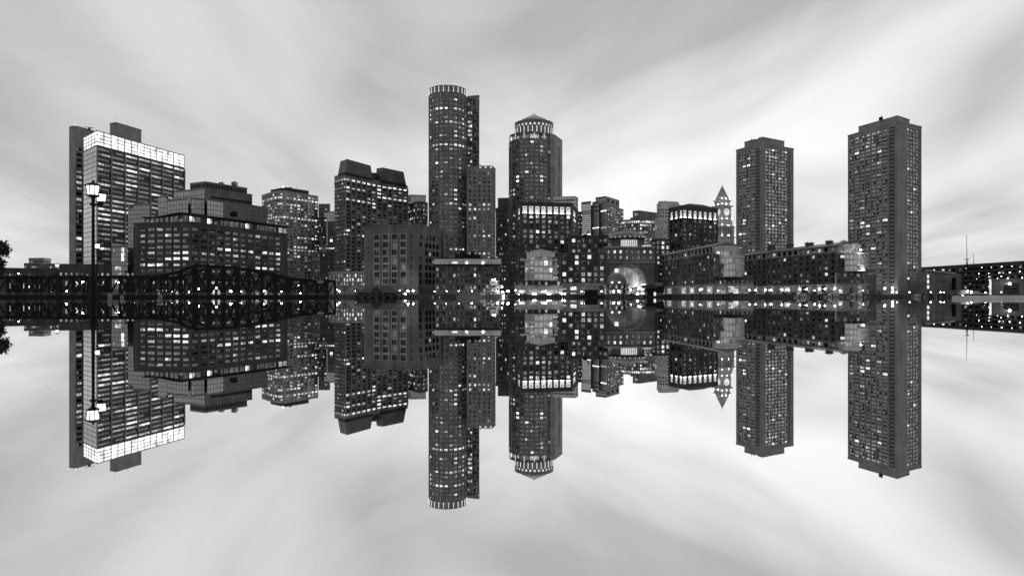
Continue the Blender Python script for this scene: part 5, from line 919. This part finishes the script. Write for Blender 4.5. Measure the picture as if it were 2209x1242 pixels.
M.build('frame_post', 'timber', r); M = MB(); M.bar((PX(1558, D), D, ZP(637, D)), (PX(1574, D), D, ZP(637, D)), .4, .4); M.bar((PX(1559, D), D, .3), (PX(1573, D), D, ZP(638, D)), .25, .25); M.build('frame_beam', 'timber', r)

# ---------------------------------------------------------------- trees
def tree(px, D, ytop, wpx, label, seed, zb=GROUND, leaves=420, group='trees along the waterfront'):
    rng = random.Random(seed); c = at(px, D); zt = ZP(ytop, D); h = zt - zb; rw_ = wpx * D / F / 2; r = thing('tree', label, 'tree', c, zb, group)
    M = MB(); M.tube((c[0], c[1], zb - .2), (c[0] + .1, c[1], zb + h * .5), .06 * h * .5 + .05, .03 * h * .5 + .03, 7); cl = []
    for k in range(9):
        t = rng.uniform(0, 6.28); q = rng.uniform(.25, .8); p = Vector((c[0] + rw_ * q * math.cos(t), c[1] + rw_ * q * math.sin(t) * .8, zb + h * rng.uniform(.42, .88))); cl.append(p); M.tube((c[0] + .05, c[1], zb + h * rng.uniform(.25, .45)), p, .02 * h * .5 + .02, .015, 5, caps=False)
    M.build('trunk', 'bark', r); M = MB(); s = max(.14, .022 * h + .06)
    for _ in range(leaves):
        p = rng.choice(cl) + Vector((rng.gauss(0, 1), rng.gauss(0, 1), rng.gauss(0, .8))) * rw_ * .26; u = Vector((rng.gauss(0, 1), rng.gauss(0, 1), rng.gauss(0, 1))).normalized(); w = u.orthogonal().normalized(); e = s * rng.uniform(.5, 1.3)
        M.poly([p + u * e, p + w * e * .6, p - u * e, p - w * e * .6])
    M.build('crown', 'foliage', r)
tree(-12, 366, 512, 44, 'tall leafy tree cut off by the left picture edge', 1, leaves=4500)
for i, (px, y, w, lb) in enumerate(((1258, 628, 20, 'dark shrub-like tree left of the black quay shelter'), (1655, 632, 12, 'small round tree under the first white portal'), (1694, 631, 13, 'small round tree under the second white portal'), (1711, 631, 12, 'small round tree between second and third white portals'), (1740, 631, 14, 'small round tree right of the third white portal'), (1755, 631, 11, 'small round tree between third and fourth white portals'), (1784, 632, 12, 'small round tree right of the fourth white portal'), (1943, 626, 16, 'leafy quay tree at the foot of the large apartment tower'), (1957, 629, 14, 'lower leafy tree just right of the tree at the apartment tower foot'), (1897, 628, 12, 'small tree beside the corner turret of the portal wing'), (745, 612, 26, 'dark tree left of the hip-roofed hut'), (1622, 630, 10, 'small tree at the corner between the two wharf wings'), (1575, 632, 9, 'little tree before the shop windows of the wharf wing'), (2036, 633, 13, 'small dark tree by the aquarium quay'), (770, 622, 18, 'low dark tree right behind the hip-roofed hut'), (660, 596, 44, 'broad dark tree behind the right end of the bridge'), (1300, 634, 9, 'little tree right of the black quay shelter'))):
    tree(px, {1258: 346, 745: 362, 770: 352, 660: 366, 1943: 405, 1957: 404, 2036: 425, 1897: 330, 1300: 345}.get(px, 303 if px > 1600 else 300), y, w, lb, 20 + i, leaves=420)

for i, px in enumerate((70, 110, 165, 230, 290, 320, 372, 408, 452, 520)): quay_lamp(px, 633.5 - (i % 3), 374 - i, ORD[i] + ' globe lamp from the left on the far bank seen through the bridge', .4, 'lamps on the far bank behind the bridge')  # lamp row added to light up the facades behind the bridge
